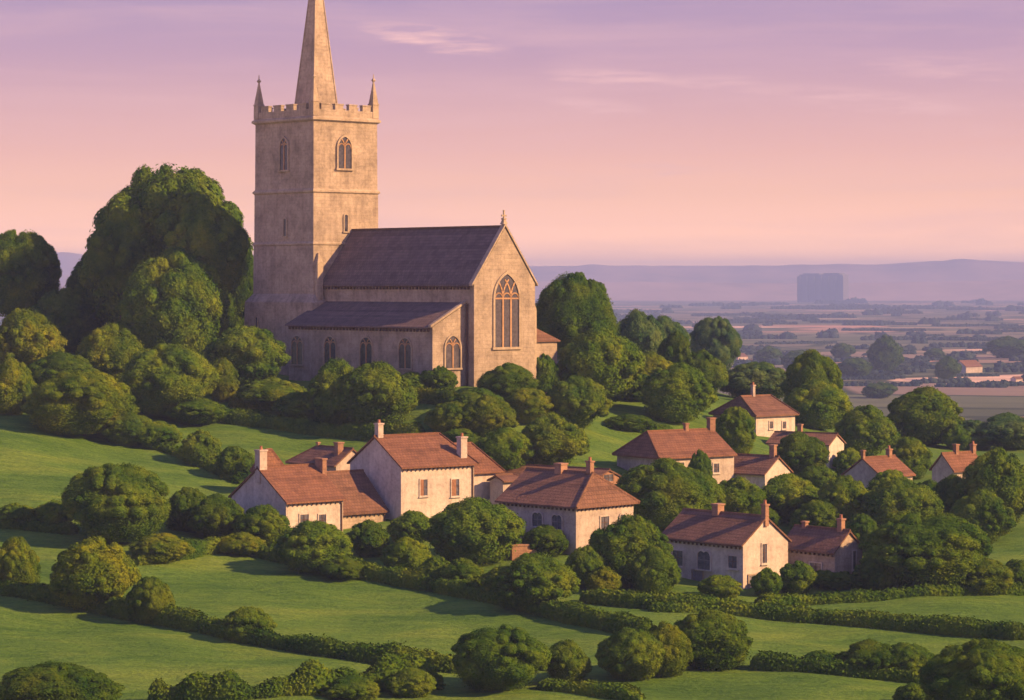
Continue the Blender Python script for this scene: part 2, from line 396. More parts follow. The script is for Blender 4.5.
def ground_mat():
    m, nt, N, L, out = new_mat('ground')
    geo = N.new('ShaderNodeNewGeometry'); P = geo.outputs['Position']
    sep = N.new('ShaderNodeSeparateXYZ'); L.new(P, sep.inputs[0])
    def mapping(s, r=0):
        mp = N.new('ShaderNodeMapping'); L.new(P, mp.inputs[0]); mp.inputs['Scale'].default_value = s; mp.inputs['Rotation'].default_value = (0, 0, r)
        return mp.outputs[0]
    # meadow
    g1 = noise(N, L, mapping((0.07, 0.20, 0.07), 0.15), 1.0, 5, 0.62, 0.6)
    g2 = noise(N, L, mapping((0.55, 1.6, 0.5), 0.15), 1.0, 5, 0.65, 0.3)
    g3 = noise(N, L, mapping((3.0, 4.0, 3.0)), 1.0, 4, 0.7)
    col = ramp(N, L, g1, [(0.30, (0.053, 0.124, 0.022)), (0.48, (0.087, 0.172, 0.029)), (0.68, (0.138, 0.216, 0.037))])
    col = mixc(N, L, 0.7, col, ramp(N, L, g2, [(0.30, (0.60, 0.70, 0.66)), (0.5, (1, 1, 1)), (0.70, (1.28, 1.18, 1.1))]), 'MULTIPLY')
    col = mixc(N, L, 0.55, col, ramp(N, L, g3, [(0.3, (0.58, 0.64, 0.6)), (0.7, (1.38, 1.32, 1.2))]), 'MULTIPLY')
    # farmland patchwork of the plain
    vo = N.new('ShaderNodeTexVoronoi'); vo.feature = 'F1'; L.new(mapping((1 / 120, 1 / 110, 1), 0.12), vo.inputs['Vector']); vo.inputs['Scale'].default_value = 1.0
    vs = N.new('ShaderNodeSeparateColor'); L.new(vo.outputs['Color'], vs.inputs[0])
    fc = ramp(N, L, vs.outputs[0], [(0.0, (0.055, 0.075, 0.035)), (0.16, (0.11, 0.13, 0.08)), (0.36, (0.20, 0.16, 0.13)), (0.5, (0.08, 0.10, 0.06)),
                                    (0.62, (0.13, 0.14, 0.10)), (0.72, (0.44, 0.26, 0.19)), (0.8, (0.12, 0.13, 0.08)), (1.0, (0.55, 0.40, 0.30))])
    ve = N.new('ShaderNodeTexVoronoi'); ve.feature = 'DISTANCE_TO_EDGE'; L.new(mapping((1 / 120, 1 / 110, 1), 0.12), ve.inputs['Vector']); ve.inputs['Scale'].default_value = 1.0
    fc = mixc(N, L, ramp(N, L, ve.outputs['Distance'], [(0.03, (1, 1, 1)), (0.06, (0, 0, 0))]), fc, (0.035, 0.05, 0.025))
    f1 = noise(N, L, mapping((1 / 120, 1 / 60, 1)), 1.0, 5, 0.6)
    fc = mixc(N, L, 0.7, fc, ramp(N, L, f1, [(0.3, (0.8, 0.8, 0.8)), (0.7, (1.6, 1.5, 1.45))]), 'MULTIPLY')
    mr = N.new('ShaderNodeMapRange'); L.new(sep.outputs['Y'], mr.inputs[0]); mr.inputs[1].default_value = 400; mr.inputs[2].default_value = 560
    col = mixc(N, L, mr.outputs[0], col, fc)
    h = N.new('ShaderNodeMath'); h.operation = 'MULTIPLY_ADD'; L.new(g3, h.inputs[0]); h.inputs[1].default_value = 0.5; L.new(g2, h.inputs[2])
    principled(N, L, out, col, 1.0, h.outputs[0], 0.35, 0.9, 0.05)
    return m
def build_ground():
    ya = np.concatenate([np.arange(10, 560, 1.6), np.geomspace(560, 10500, 70)])
    sa = np.concatenate([np.linspace(-0.62, -0.24, 22, endpoint=False), np.linspace(-0.24, 0.24, 300), np.linspace(0.24, 0.62, 23)[1:]])
    S, Y = np.meshgrid(sa, ya)
    X = S * (Y + 50)
    Z = ground_z(X, Y)
    V = np.stack([X, Y, Z], -1).reshape(-1, 3)
    nr, nc = len(ya), len(sa)
    i = np.arange(nr - 1)[:, None] * nc + np.arange(nc - 1)[None, :]
    Q = np.stack([i, i + 1, i + 1 + nc, i + nc], -1).reshape(-1, 4)
    o = link('ground', fast_mesh('ground', V, Q, ground_mat(), True)); tag(o, kind='structure')
build_ground()

def build_hills():
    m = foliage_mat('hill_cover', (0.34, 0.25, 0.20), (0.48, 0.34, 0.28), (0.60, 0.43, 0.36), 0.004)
    for (y0, y1, prof, ph) in ((7300, 8100, [(0, 274), (120, 276), (300, 280), (520, 281), (640, 282), (800, 283), (900, 282), (1024, 280)], 1.0),
                               (8500, 10200, [(0, 254), (90, 254), (300, 262), (520, 266), (600, 265.5), (700, 265.5), (800, 265.5), (840, 263.5), (875, 264.5), (930, 261), (980, 260), (1024, 262)], 2.0)):
        xs = np.linspace(-0.30, 0.30, 260); rows = np.linspace(0, 1, 16)
        V = []
        for t in rows:
            Yr = y0 + (y1 - y0) * t
            px = 512 + F * xs
            crest = np.interp(px, [p[0] for p in prof], [p[1] for p in prof])
            hgt = np.maximum(2.0, CAMZ + (HY - crest) / F * (y0 + 0.62 * (y1 - y0)))
            k = math.sin(min(1.0, t / 0.62) * math.pi / 2) ** 1.5 if t <= 0.62 else math.cos((t - 0.62) / 0.38 * math.pi / 2)
            wob = 1 + 0.05 * np.sin(xs * 90 + t * 5 + ph) + 0.025 * np.sin(xs * 310 + t * 9)
            z = hgt * k * (wob if t < 0.55 else 1) - 0.6
            V.append(np.stack([xs * Yr, np.full_like(xs, Yr), z], -1))
        V = np.concatenate(V); nc = len(xs)
        i = np.arange(len(rows) - 1)[:, None] * nc + np.arange(nc - 1)[None, :]
        Q = np.stack([i, i + 1, i + 1 + nc, i + nc], -1).reshape(-1, 4)
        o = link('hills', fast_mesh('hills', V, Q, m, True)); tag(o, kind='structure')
build_hills()

def build_haze():
    m, nt, N, L, out = new_mat('haze')
    v = N.new('ShaderNodeVolumePrincipled')
    v.inputs['Color'].default_value = (0.38, 0.53, 1.0, 1)
    v.inputs['Density'].default_value = 2.15e-4
    v.inputs['Anisotropy'].default_value = 0.0
    L.new(v.outputs[0], out.inputs['Volume'])
    b = MB(); b.box(-7200, 7200, -60, 11000, -3, 142)
    o = b.build('haze', m); tag(o, kind='stuff')
build_haze()

# ------------------------------------------------------------------ buildings
def len_to_px(p, d, px):
    """how far from p along d (level) until the picture column px"""
    k = (px - 512) / F
    return (k * p.y - p.x) / (d.x - k * d.y)

def arch_outline(w, h, rise, n=7, grow=0.0):
    """pointed arch, from bottom left up over to bottom right, in (u, v)"""
    hw = w / 2; R = (rise * rise + hw * hw) / w; c = hw - R; hs = h - rise
    a1 = math.asin(min(1, rise / R)) if c <= 0 else math.pi - math.asin(min(1, rise / R))
    right = [(c + (R + grow) * math.cos(a1 * k / n), hs + (R + grow) * math.sin(a1 * k / n)) for k in range(n + 1)]
    right[-1] = (0.0, h + grow * 1.25)
    pts = [(hw + grow, 0 - grow)] + right
    left = [(-u, v) for u, v in reversed(pts[:-1])]
    return list(reversed(pts + left))

class Wall:
    """a vertical wall face: o is its corner, u runs along it, n looks out (local coordinates of the building)"""
    def __init__(s, bld, o, u, n): s.b = bld; s.o = Vector(o); s.u = Vector(u); s.n = Vector(n)
    def local(s, px, py):
        w0 = s.b.world(s.o); d = (s.b.world(s.o + s.u) - w0)
        a = len_to_px(w0, d, px); wp = w0 + d * a
        return a, zof(py, wp.y) - s.b.root.location.z, wp.y
    def P(s, a, z, out): 
        q = s.o + s.u * a + s.n * out
        return Vector((q.x, q.y, z))
    def pxm(s):
        w0 = s.b.world(s.o); d = (s.b.world(s.o + s.u) - w0)
        return F / w0.y * abs(d.x)
    def slab(s, mb, pts, o0, o1):
        """extruded outline (a, z) between two distances out of the wall"""
        A = [s.P(a, z, o1) for a, z in pts]; B = [s.P(a, z, o0) for a, z in pts]
        nrm = (A[1] - A[0]).cross(A[2] - A[1])
        tot = Vector((0, 0, 0))
        for k in range(1, len(A) - 1): tot += (A[k] - A[0]).cross(A[k + 1] - A[0])
        if tot.dot(s.n) < 0: A.reverse(); B.reverse()
        mb.poly(A)
        for k in range(len(A)):
            j = (k + 1) % len(A); mb.poly([A[j], A[k], B[k], B[j]])
    def ring(s, mb, inner, outer, o0, o1):
        for k in range(len(inner) - 1):
            s.slab(mb, [inner[k], inner[k + 1], outer[k + 1], outer[k]], o0, o1)
    def bar(s, mb, pts, t, o0, o1):
        for (a0, z0), (a1, z1) in zip(pts, pts[1:]):
            d = Vector((a1 - a0, z1 - z0)); 
            if d.length < 1e-5: continue
            d.normalize(); q = Vector((-d.y, d.x)) * t / 2; e = d * t * 0.3
            s.slab(mb, [(a0 - e.x + q.x, z0 - e.y + q.y), (a1 + e.x + q.x, z1 + e.y + q.y), (a1 + e.x - q.x, z1 + e.y - q.y), (a0 - e.x - q.x, z0 - e.y - q.y)], o0, o1)

def arched_window(wall, ac, z0, w, h, lights, rise=None, t=0.16, frame_mat=None, bar=0.11, name='window', pane=None):
    rise = rise or 0.62 * w
    inn = [(ac + u, z0 + v) for u, v in arch_outline(w, h, rise)]
    outr = [(ac + u, z0 + v) for u, v in arch_outline(w, h, rise, grow=t)]
    fm = frame_mat or M['dressed_stone']
    mb = MB(); wall.ring(mb, inn, outr, -0.05, 0.12)
    wall.slab(mb, [(ac - w / 2 - t * 1.5, z0 - t), (ac + w / 2 + t * 1.5, z0 - t), (ac + w / 2 + t * 1.5, z0), (ac - w / 2 - t * 1.5, z0)], -0.05, 0.19)
    fr = mb.build(name, fm, wall.b.root)
    pb = MB(); wall.slab(pb, inn, -0.03, 0.02); pb.build('pane', pane or M['glass'], fr)
    if lights > 1:
        tb = MB(); hs = h - rise; hw = w / 2; R = (rise * rise + hw * hw) / w; c = hw - R
        lw = w / lights
        for k in range(1, lights):
            a = -hw + lw * k
            wall.bar(tb, [(ac + a, z0), (ac + a, z0 + hs)], bar, 0.018, 0.085)
            for sg in (1, -1):           # intersecting tracery: the arch curves again, started from each mullion
                pts = []
                for q in range(9):
                    ang = q / 8 * 1.25
                    u = a + sg * (-(R) + R * math.cos(ang)) ; v = hs + R * math.sin(ang)
                    # stay inside the arch
                    cc = (math.hypot(abs(u) - c, v - hs) if v > hs else abs(u) - c)
                    if cc > R - bar * 0.3: break
                    pts.append((ac + u, z0 + v))
                if len(pts) > 1: wall.bar(tb, pts, bar * 0.8, 0.02, 0.075)
        for k in range(lights):          # small heads over each light
            a = -hw + lw * (k + 0.5); r = lw / 2
            pts = [(ac + a + r * math.cos(math.pi * (1 - q / 8)), z0 + hs - 0.15 * r + r * 1.15 * math.sin(math.pi * q / 8)) for q in range(9)]
            pts = [p for p in pts if (math.hypot(abs(p[0] - ac) - c, p[1] - z0 - hs) if p[1] > z0 + hs else 0) < R]
            if len(pts) > 1: wall.bar(tb, pts, bar * 0.7, 0.022, 0.07)
        if h > 4:
            wall.bar(tb, [(ac - hw, z0 + hs), (ac + hw, z0 + hs)], bar * 0.8, 0.02, 0.08)
        tb.build('tracery', M['tracery'], fr)
    return fr

def rect_window(wall, ac, z0, w, h, arched=False, shutters=None, frame_mat=None):
    if arched: 
        fr = arched_window(wall, ac, z0, w, h, 1, rise=0.22 * w, t=0.09, frame_mat=frame_mat or M['plaster_cream'], pane=M['house_glass'])
        top = z0 + h - 0.22 * w
    else:
        t = 0.09
        mb = MB()
        inn = [(ac - w / 2, z0), (ac - w / 2, z0 + h), (ac + w / 2, z0 + h), (ac + w / 2, z0), (ac - w / 2, z0)]
        outr = [(ac - w / 2 - t, z0 - t), (ac - w / 2 - t, z0 + h + t), (ac + w / 2 + t, z0 + h + t), (ac + w / 2 + t, z0 - t), (ac - w / 2 - t, z0 - t)]
        wall.ring(mb, inn, outr, -0.04, 0.07)
        wall.slab(mb, [(ac - w / 2 - 0.15, z0 - 0.15), (ac + w / 2 + 0.15, z0 - 0.15), (ac + w / 2 + 0.15, z0 - t - 0.003), (ac - w / 2 - 0.15, z0 - t - 0.003)], -0.04, 0.13)
        fr = mb.build('window', frame_mat or M['plaster_cream'], wall.b.root)
        pb = MB(); wall.slab(pb, inn[:4], -0.03, 0.015); pb.build('pane', M['house_glass'], fr)
        top = z0 + h
    if w > 0.42:
        cb = MB(); wall.bar(cb, [(ac, z0), (ac, top)], 0.05, 0.013, 0.045); wall.bar(cb, [(ac - w / 2, z0 + h * 0.55), (ac + w / 2, z0 + h * 0.55)], 0.045, 0.011, 0.04)
        cb.build('sash', M['timber'] if not arched else M['door'], fr)
    if shutters:
        sb = MB(); a0, a1 = shutters
        wall.slab(sb, [(ac + a0 * w, z0), (ac + a1 * w, z0), (ac + a1 * w, z0 + h), (ac + a0 * w, z0 + h)], 0.016, 0.06)
        sb.build('shutter', M['shutter'], fr)
    return fr

def door(wall, ac, z0, w, h):
    mb = MB(); t = 0.1
    inn = [(ac - w / 2, z0), (ac - w / 2, z0 + h), (ac + w / 2, z0 + h), (ac + w / 2, z0)]
    outr = [(ac - w / 2 - t, z0), (ac - w / 2 - t, z0 + h + t), (ac + w / 2 + t, z0 + h + t), (ac + w / 2 + t, z0)]
    db = MB(); wall.slab(db, inn, -0.03, 0.03); d = db.build('door', M['door'], wall.b.root)
    wall.ring(mb, inn, outr, -0.04, 0.09); mb.build('frame', M['dressed_stone'], d)
    hb = MB(); wall.slab(hb, [(ac + w * .3, z0 + 1.0 * h / 2), (ac + w * .38, z0 + h / 2), (ac + w * .38, z0 + h / 2 + .12), (ac + w * .3, z0 + h / 2 + .12)], 0.02, 0.07); hb.build('handle', M['metal'], d)

class House:
    def __init__(s, name, label, cat, px, base_py, alpha, group=None, Y=None, z=None):
        p = at(px, base_py) if Y is None else at_depth(px, Y)
        if z is not None: p.z = z
        s.root = bpy.data.objects.new(name, None); COL.objects.link(s.root)
        s.root.empty_display_size = 0.5
        s.root.location = p; s.al = math.radians(alpha); s.root.rotation_euler = (0, 0, s.al)
        tag(s.root, label, cat, group or ({'cottage': 'cottages of the village', 'farmhouse': 'farmhouses'}.get(name)))
        s.r = Vector((math.cos(s.al), math.sin(s.al), 0)); s.l = Vector((-math.sin(s.al), math.cos(s.al), 0))
        s.p = p
    def world(s, q): return s.p + s.r * q[0] + s.l * q[1] + Vector((0, 0, q[2] if len(q) > 2 else 0))
    def block(s, ox, oy, px_r, px_l, eave_py, ridge_py, ridge='r', hips=(0, 0), wall=None, roof=None, over=0.28, base=-1.6, tails=True, A=None, B=None, skip_wall=False):
        """one wing: footprint from (ox, oy) to the picture columns px_r (along the right wall) and px_l (along the left one)"""
        wall = wall or M['plaster']; roof = roof or M['red_tile']
        c = s.world((ox, oy, 0))
        A = A or len_to_px(c, s.r, px_r); B = B or len_to_px(c, s.l, px_l)
        Hh = zof(eave_py, c.y) - s.p.z + 0.10
        mid = s.world((ox + (A / 2 if ridge == 'l' else 0), oy + (B / 2 if ridge == 'r' else 0), 0))
        RH = zof(ridge_py, mid.y) - s.p.z - Hh - 0.40
        s.A, s.B, s.H, s.RH, s.ridge, s.ox, s.oy = A, B, Hh, RH, ridge, ox, oy
        h0, h1 = hips
        # walls in a frame where the ridge runs along +i
        if ridge == 'r': T = lambda i, j, z: (ox + i, oy + j, z); Li, Lj = A, B
        else: T = lambda i, j, z: (ox + j, oy + i, z); Li, Lj = B, A
        flip = ridge != 'r'
        m = MB()
        def add(P): m.poly(P[::-1] if flip else P)
        add([T(0, 0, base), T(Li, 0, base), T(Li, 0, Hh), T(0, 0, Hh)])
        add([T(Li, Lj, base), T(0, Lj, base), T(0, Lj, Hh), T(Li, Lj, Hh)])
        add([T(0, Lj, base), T(0, 0, base), T(0, 0, Hh)] + ([T(0, Lj / 2, Hh + RH)] if h0 == 0 else []) + [T(0, Lj, Hh)])
        add([T(Li, 0, base), T(Li, Lj, base), T(Li, Lj, Hh)] + ([T(Li, Lj / 2, Hh + RH)] if h1 == 0 else []) + [T(Li, 0, Hh)])
        m.build('wall', wall, s.root)
        up = 0.16; e = over; ze = Hh + up - e * RH / (Lj / 2) * 0.8; zr = Hh + RH + up
        i0 = -0.14 if h0 == 0 else -e; i1 = Li + 0.14 if h1 == 0 else Li + e
        r0 = i0 if h0 == 0 else h0; r1 = i1 if h1 == 0 else Li - h1
        a, b_, c_, d_ = (i0, -e, ze), (i1, -e, ze), (i1, Lj + e, ze), (i0, Lj + e, ze)
        k0, k1 = (r0, Lj / 2, zr), (r1, Lj / 2, zr)
        polys = [[a, b_, k1, k0], [c_, d_, k0, k1]]
        if h0: polys.append([d_, a, k0])
        if h1: polys.append([b_, c_, k1])
        polys = [[T(*q) for q in P] for P in polys]
        if flip: polys = [P[::-1] for P in polys]
        rb = MB(); rb.shell(polys, 0.13); s.roof = rb.build('roof', roof, s.root)
        # ridge and hip tiles
        cap = MB()
        def rod(p, q, w=0.11):
            p, q = Vector(T(*p)), Vector(T(*q)); d = (q - p).normalized(); sd = d.cross(Vector((0, 0, 1))).normalized() * w; u = sd.cross(d).normalized() * 0.09
            cap.hexa([p - sd - u, q - sd - u, q + sd - u, p + sd - u, p - sd * .4 + u, q - sd * .4 + u, q + sd * .4 + u, p + sd * .4 + u])
        rod(k0, k1)
        if h0: rod(a, k0); rod(d_, k0)
        if h1: rod(b_, k1); rod(c_, k1)
        cap.build('ridge_tiles', roof, s.roof)
        if tails:
            tb = MB()
            def comb(f, Ln, tb=tb):
                n = max(3, int(Ln / 0.42)); pts = [(0.0, ze - 0.10)]
                for k in range(n):
                    c = Ln * (k + 0.5) / n
                    pts += [(c - 0.06, ze - 0.17), (c - 0.05, ze - 0.32), (c + 0.05, ze - 0.32), (c + 0.06, ze - 0.17)]
                pts += [(Ln, ze - 0.10)]
                wl = Wall(s, *f); wl.slab(tb, pts, 0.004, 0.13)
            if ridge == 'r': comb(((ox, oy, 0), (1, 0, 0), (0, -1, 0)), A)
            else: comb(((ox, oy, 0), (0, 1, 0), (-1, 0, 0)), B)
            if h0:
                if ridge == 'r': comb(((ox, oy, 0), (0, 1, 0), (-1, 0, 0)), B)
                else: comb(((ox, oy, 0), (1, 0, 0), (0, -1, 0)), A)
            tb.build('eaves_board', M['timber'], s.roof)
        if tails:
            dp = MB(); dx = 0.12
            if ridge == 'r': dp.box(ox + A - dx - .09, ox + A - dx, oy - .10, oy - .012, base, ze - .32)
            else: dp.box(ox - .10, ox - .012, oy + B - dx - .09, oy + B - dx, base, ze - .32)
            dp.build('drainpipe', M['timber'], s.root)
        s.right = Wall(s, (ox, oy, 0), (1, 0, 0), (0, -1, 0))
        s.left = Wall(s, (ox, oy, 0), (0, 1, 0), (-1, 0, 0))
        return s
    def ridge_point(s, px):
        if s.ridge == 'r':
            q = Vector((s.ox, s.oy + s.B / 2, 0)); a = len_to_px(s.world(q), s.r, px); return q + Vector((a, 0, 0))
        q = Vector((s.ox + s.A / 2, s.oy, 0)); a = len_to_px(s.world(q), s.l, px); return q + Vector((0, a, 0))
    def chimney(s, x, y, top_py, w=0.7, d=0.5, mat=None, pots=1, below=2.0):
        mat = mat or M['brick']; w *= .8; d *= .85
        zt = zof(top_py, s.world((x, y, 0)).y) - s.p.z
        ph = 0.28 if pots else 0.0
        z1 = zt - ph; z0 = max(z1 - below, -1)
        m = MB(); m.box(x - w / 2, x + w / 2, y - d / 2, y + d / 2, z0, z1 - 0.12)
        m.box(x - w / 2 - 0.06, x + w / 2 + 0.06, y - d / 2 - 0.06, y + d / 2 + 0.06, z1 - 0.12, z1)
        m.taper(x, y, w / 2 + 0.02, d / 2 + 0.02, z0 + (z1 - z0) * .5 - 0.05, w / 2 + 0.02, d / 2 + 0.02, z0 + (z1 - z0) * .5)
        ch = m.build('chimney', mat, s.root)
        for k in range(pots):
            m = MB(); cx = x + (k - (pots - 1) / 2) * 0.32
            ring = lambda r, z: [(cx + r * math.cos(t * math.pi / 4), y + r * math.sin(t * math.pi / 4), z) for t in range(8)]
            a, b, c = ring(0.13, z1), ring(0.10, zt - 0.05), ring(0.13, zt)
            for R0, R1 in ((a, b), (b, c)):
                for t in range(8): m.poly([R0[t], R0[(t + 1) % 8], R1[(t + 1) % 8], R1[t]])
            m.poly(c); m.build('chimney_pot', M['pot'], ch)
    def ridge_chimney(s, px, top_py, **k):
        q = s.ridge_point(px); s.chimney(q.x, q.y, top_py, **k)
    def win(s, side, px, py, wpx, hpx, **k):
        wl = s.right if side == 'r' else s.left
        a, z, Y = wl.local(px, py + hpx / 2)
        w = wpx / wl.pxm(); h = hpx / (F / Y)
        return rect_window(wl, a, z, w, h, **k)

def build_church():
    b = House('parish_church', 'stone church with battlemented west tower, tall spire and dark slate roofs on the hilltop', 'church', 474, 387, 43)
    root = b.root; g = b.p
    st, ds = M['church_stone'], M['dressed_stone']
    # nave ------------------------------------------------------------------
    A = len_to_px(g, b.r, 535); Ln = len_to_px(g, b.l, 322)
    He = zof(283.5, g.y) - g.z
    mid = b.world((A / 2, 0, 0)); Hr = zof(228, mid.y) - g.z
    m = MB(); z0 = -2.0
    m.poly([(0, 0, z0), (A, 0, z0), (A, 0, He), (A / 2, 0, Hr), (0, 0, He)])
    m.poly([(0, Ln, z0), (0, 0, z0), (0, 0, He), (0, Ln, He)])
    m.poly([(A, 0, z0), (A, Ln, z0), (A, Ln, He), (A, 0, He)])
    m.poly([(A, Ln, z0), (0, Ln, z0), (0, Ln, He), (A / 2, Ln, Hr), (A, Ln, He)])
    m.build('nave_wall', st, root)
    up, ov = 0.16, 0.35; sl = (Hr - He) / (A / 2)
    ze = He + up - ov * sl * 0.6; yb = Ln - 0.02
    r = MB()
    r.shell([[(-ov, yb, ze), (-ov, 0.42, ze), (A / 2, 0.42, Hr + up), (A / 2, yb, Hr + up)],
             [(A + ov, 0.42, ze), (A + ov, yb, ze), (A / 2, yb, Hr + up), (A / 2, 0.42, Hr + up)]], 0.14)
    roof = r.build('nave_roof', M['slate'], root)
    c = MB(); c.box(A / 2 - 0.13, A / 2 + 0.13, 0.42, yb, Hr + up - 0.05, Hr + up + 0.12); c.build('ridge', M['timber'], roof)
    def comb(wl, a0, a1, z, mb):
        n = int((a1 - a0) / 0.5); pts = [(a0, z)]
        for k in range(n):
            c = a0 + (a1 - a0) * (k + .5) / n; pts += [(c - .09, z - .12), (c - .07, z - .36), (c + .07, z - .36), (c + .09, z - .12)]
        wl.slab(mb, pts + [(a1, z)], .004, .2)
    tb = MB(); comb(Wall(b, (0, 0, 0), (0, 1, 0), (-1, 0, 0)), 0.45, Ln, ze - .1, tb)
    tb.build('corbels', M['timber'], roof)
    # raised gable coping with its cross
    cp = MB(); w = 0.26
    for sg in (0, 1):
        X = lambda x: x if sg == 0 else A - x
        P = [(-0.30, -0.12, He - 0.25), (-0.30, 0.40, He - 0.25), (A / 2, 0.40, Hr + 0.20), (A / 2, -0.12, Hr + 0.20)]
        lo = [(X(x), y, z) for x, y, z in P]; hi = [(X(x), y, z + w) for x, y, z in P]
        if sg: lo, hi = [lo[k] for k in (1, 0, 3, 2)], [hi[k] for k in (1, 0, 3, 2)]
        cp.hexa([lo[0], lo[3], lo[2], lo[1], hi[0], hi[3], hi[2], hi[1]])
    cop = cp.build('gable_coping', ds, root)
    fz = zof(210, mid.y) - g.z; zb = Hr + 0.36
    f = MB(); f.taper(A / 2, 0.14, 0.28, 0.28, zb, 0.12, 0.12, zb + 0.45); f.taper(A / 2, 0.14, 0.19, 0.19, zb + 0.45, 0.19, 0.19, zb + 0.6)
    f.box(A / 2 - 0.07, A / 2 + 0.07, 0.07, 0.21, zb + 0.6, fz); f.box(A / 2 - 0.32, A / 2 + 0.32, 0.085, 0.195, fz - 0.62, fz - 0.45)
    f.build('gable_cross', ds, root)
    east = Wall(b, (0, 0, 0), (1, 0, 0), (0, -1, 0)); south = Wall(b, (0, 0, 0), (0, 1, 0), (-1, 0, 0))
    a, z, Y = east.local(506.5, 347); a2, zt, _ = east.local(506.5, 274)
    arched_window(east, a, z, 24 / east.pxm(), zt - z, 3, rise=2.35, t=0.24, bar=0.19)
    # south aisle -----------------------------------------------------------
    y1 = len_to_px(g, b.l, 466); q = b.world((0, y1, 0)); D = -len_to_px(q, b.r, 432.5)
    cn = b.world((-D, y1, 0)); Ae = zof(327, cn.y) - g.z; At = zof(304, q.y) - g.z
    m = MB()
    m.poly([(-D, y1, z0), (-0.01, y1, z0), (-0.01, y1, At), (-D, y1, Ae)])
    m.poly([(-D, Ln, z0), (-D, y1, z0), (-D, y1, Ae), (-D, Ln, Ae)])
    m.poly([(-0.01, Ln - .01, z0), (-D, Ln - .01, z0), (-D, Ln - .01, Ae), (-0.01, Ln - .01, At)])
    m.build('aisle_wall', st, root)
    r = MB(); sl = (At - Ae) / D; ze2 = Ae + up - 0.35 * sl
    r.shell([[(-D - 0.35, Ln + 0.25, ze2), (-D - 0.35, y1 + 0.3, ze2), (-0.004, y1 + 0.3, At + up), (-0.004, Ln + 0.25 - 0.27, At + up)]], 0.13)
    ar = r.build('aisle_roof', M['slate'], root)
    cp = MB(); P = [(-D - 0.3, y1 - 0.1, ze2 - 0.05), (-0.005, y1 - 0.1, At + up - 0.05), (-0.005, y1 + 0.3, At + up - 0.05), (-D - 0.3, y1 + 0.3, ze2 - 0.05)]
    cp.hexa(P + [(x, y, zz + 0.24) for x, y, zz in P]); cp.build('aisle_coping', ds, root)
    tb = MB(); comb(Wall(b, (-D, y1, 0), (0, 1, 0), (-1, 0, 0)), 0.3, Ln - y1, ze2 - .1, tb)
    tb.build('corbels', M['timber'], ar)
    aw = Wall(b, (-D, y1, 0), (0, 1, 0), (-1, 0, 0)); ae = Wall(b, (-D, y1, 0), (1, 0, 0), (0, -1, 0))
    for px in (297.5, 330.5, 366.5, 405.5):
        a, z, Y = aw.local(px, 366); zz = -0.3 + zof(366, cn.y) - g.z
        arched_window(aw, a, zz, 13.0 / aw.pxm(), 2.85, 2, rise=0.95, t=0.15, bar=0.13)
    a, z, Y = ae.local(452.5, 368); arched_window(ae, a, z, 14.5 / ae.pxm(), 3.05, 2, rise=1.15, t=0.17, bar=0.15)
    # drainpipe beside the aisle
    dp = MB(); dp.box(-0.16, -0.02, y1 - 0.35, y1 - 0.20, z0, At); dp.build('drainpipe', M['timber'], root)
    # north vestry ------------------------------------------------------------
    y2 = 1.0; nq = b.world((A, y2, 0)); D2 = len_to_px(nq, b.r, 557)
    e2 = b.world((A + D2, y2, 0)); Ve = zof(341, e2.y) - g.z; Vt = zof(318, nq.y) - g.z
    m = MB(); m.box(A + 0.01, A + D2, y2, y2 + 7.0, z0, Ve); m.build('vestry_wall', st, root)
    r = MB(); r.shell([[(A + 0.005, y2 - 0.25, Ve + 0.06), (A + D2 + 0.25, y2 - 0.25, Ve + 0.06), (A + 0.005, y2 + 1.7, Vt)],
                       [(A + D2 + 0.25, y2 - 0.25, Ve + 0.06), (A + D2 + 0.25, y2 + 7.2, Ve + 0.06), (A + 0.005, y2 + 7.2, Vt), (A + 0.005, y2 + 1.7, Vt)]], 0.12)
    r.build('vestry_roof', M['brown_tile'], root)
    zb = zof(300, nq.y) - g.z
    m = MB(); m.box(A + 0.004, A + 0.55, 0.35, 0.95, z0, zb - 0.9); m.hexa([(A + .004, .35, zb - .9), (A + .55, .35, zb - .9), (A + .55, .95, zb - .9), (A + .004, .95, zb - .9), (A + .004, .35, zb), (A + .12, .35, zb), (A + .12, .95, zb), (A + .004, .95, zb)])
    m.build('buttress', ds, root)
    # tower -------------------------------------------------------------------
    n0 = b.world((0, Ln, 0)); t = -len_to_px(n0, b.r, 313.5); T0 = b.world((-t, Ln, 0))
    Wx = len_to_px(T0, b.r, 378); Wy = len_to_px(T0, b.l, 254.5)
    zt = lambda py: zof(py, T0.y) - g.z
    cx, cy, hx, hy = -t + Wx / 2, Ln + Wy / 2, Wx / 2, Wy / 2
    zp, z1, z2, z3, z4 = zt(301), zt(243.5), zt(190.5), zt(118), zt(108.5)
    m = MB(); m.taper(cx, cy, hx + .85, hy + .85, z0, hx + .72, hy + .72, zp - 0.15); m.taper(cx, cy, hx + .72, hy + .72, zp - .15, hx + 0.06, hy + 0.06, zp + 0.75)
    m.build('tower_plinth', st, root)
    m = MB(); m.taper(cx, cy, hx + .10, hy + .10, zp + .3, hx + .06, hy + .06, z1); m.taper(cx, cy, hx + 0.02, hy + 0.02, z1, hx, hy, z2); m.taper(cx, cy, hx - .04, hy - .04, z2, hx - .07, hy - .07, z3)
    tw = m.build('tower_wall', st, root)
    for zz, o, h in ((z1, .17, .26), (z2, .15, .30), (z3, .22, .34)):
        m = MB(); m.taper(cx, cy, hx + o, hy + o, zz - h * .35, hx + o, hy + o, zz + h * .25); m.taper(cx, cy, hx + o, hy + o, zz + h * .25, hx + .01, hy + .01, zz + h * .8)
        m.taper(cx, cy, hx - .02, hy - .02, zz - h * .8, hx + o * .8, hy + o * .8, zz - h * .35)
        m.build('string_course', ds, root)
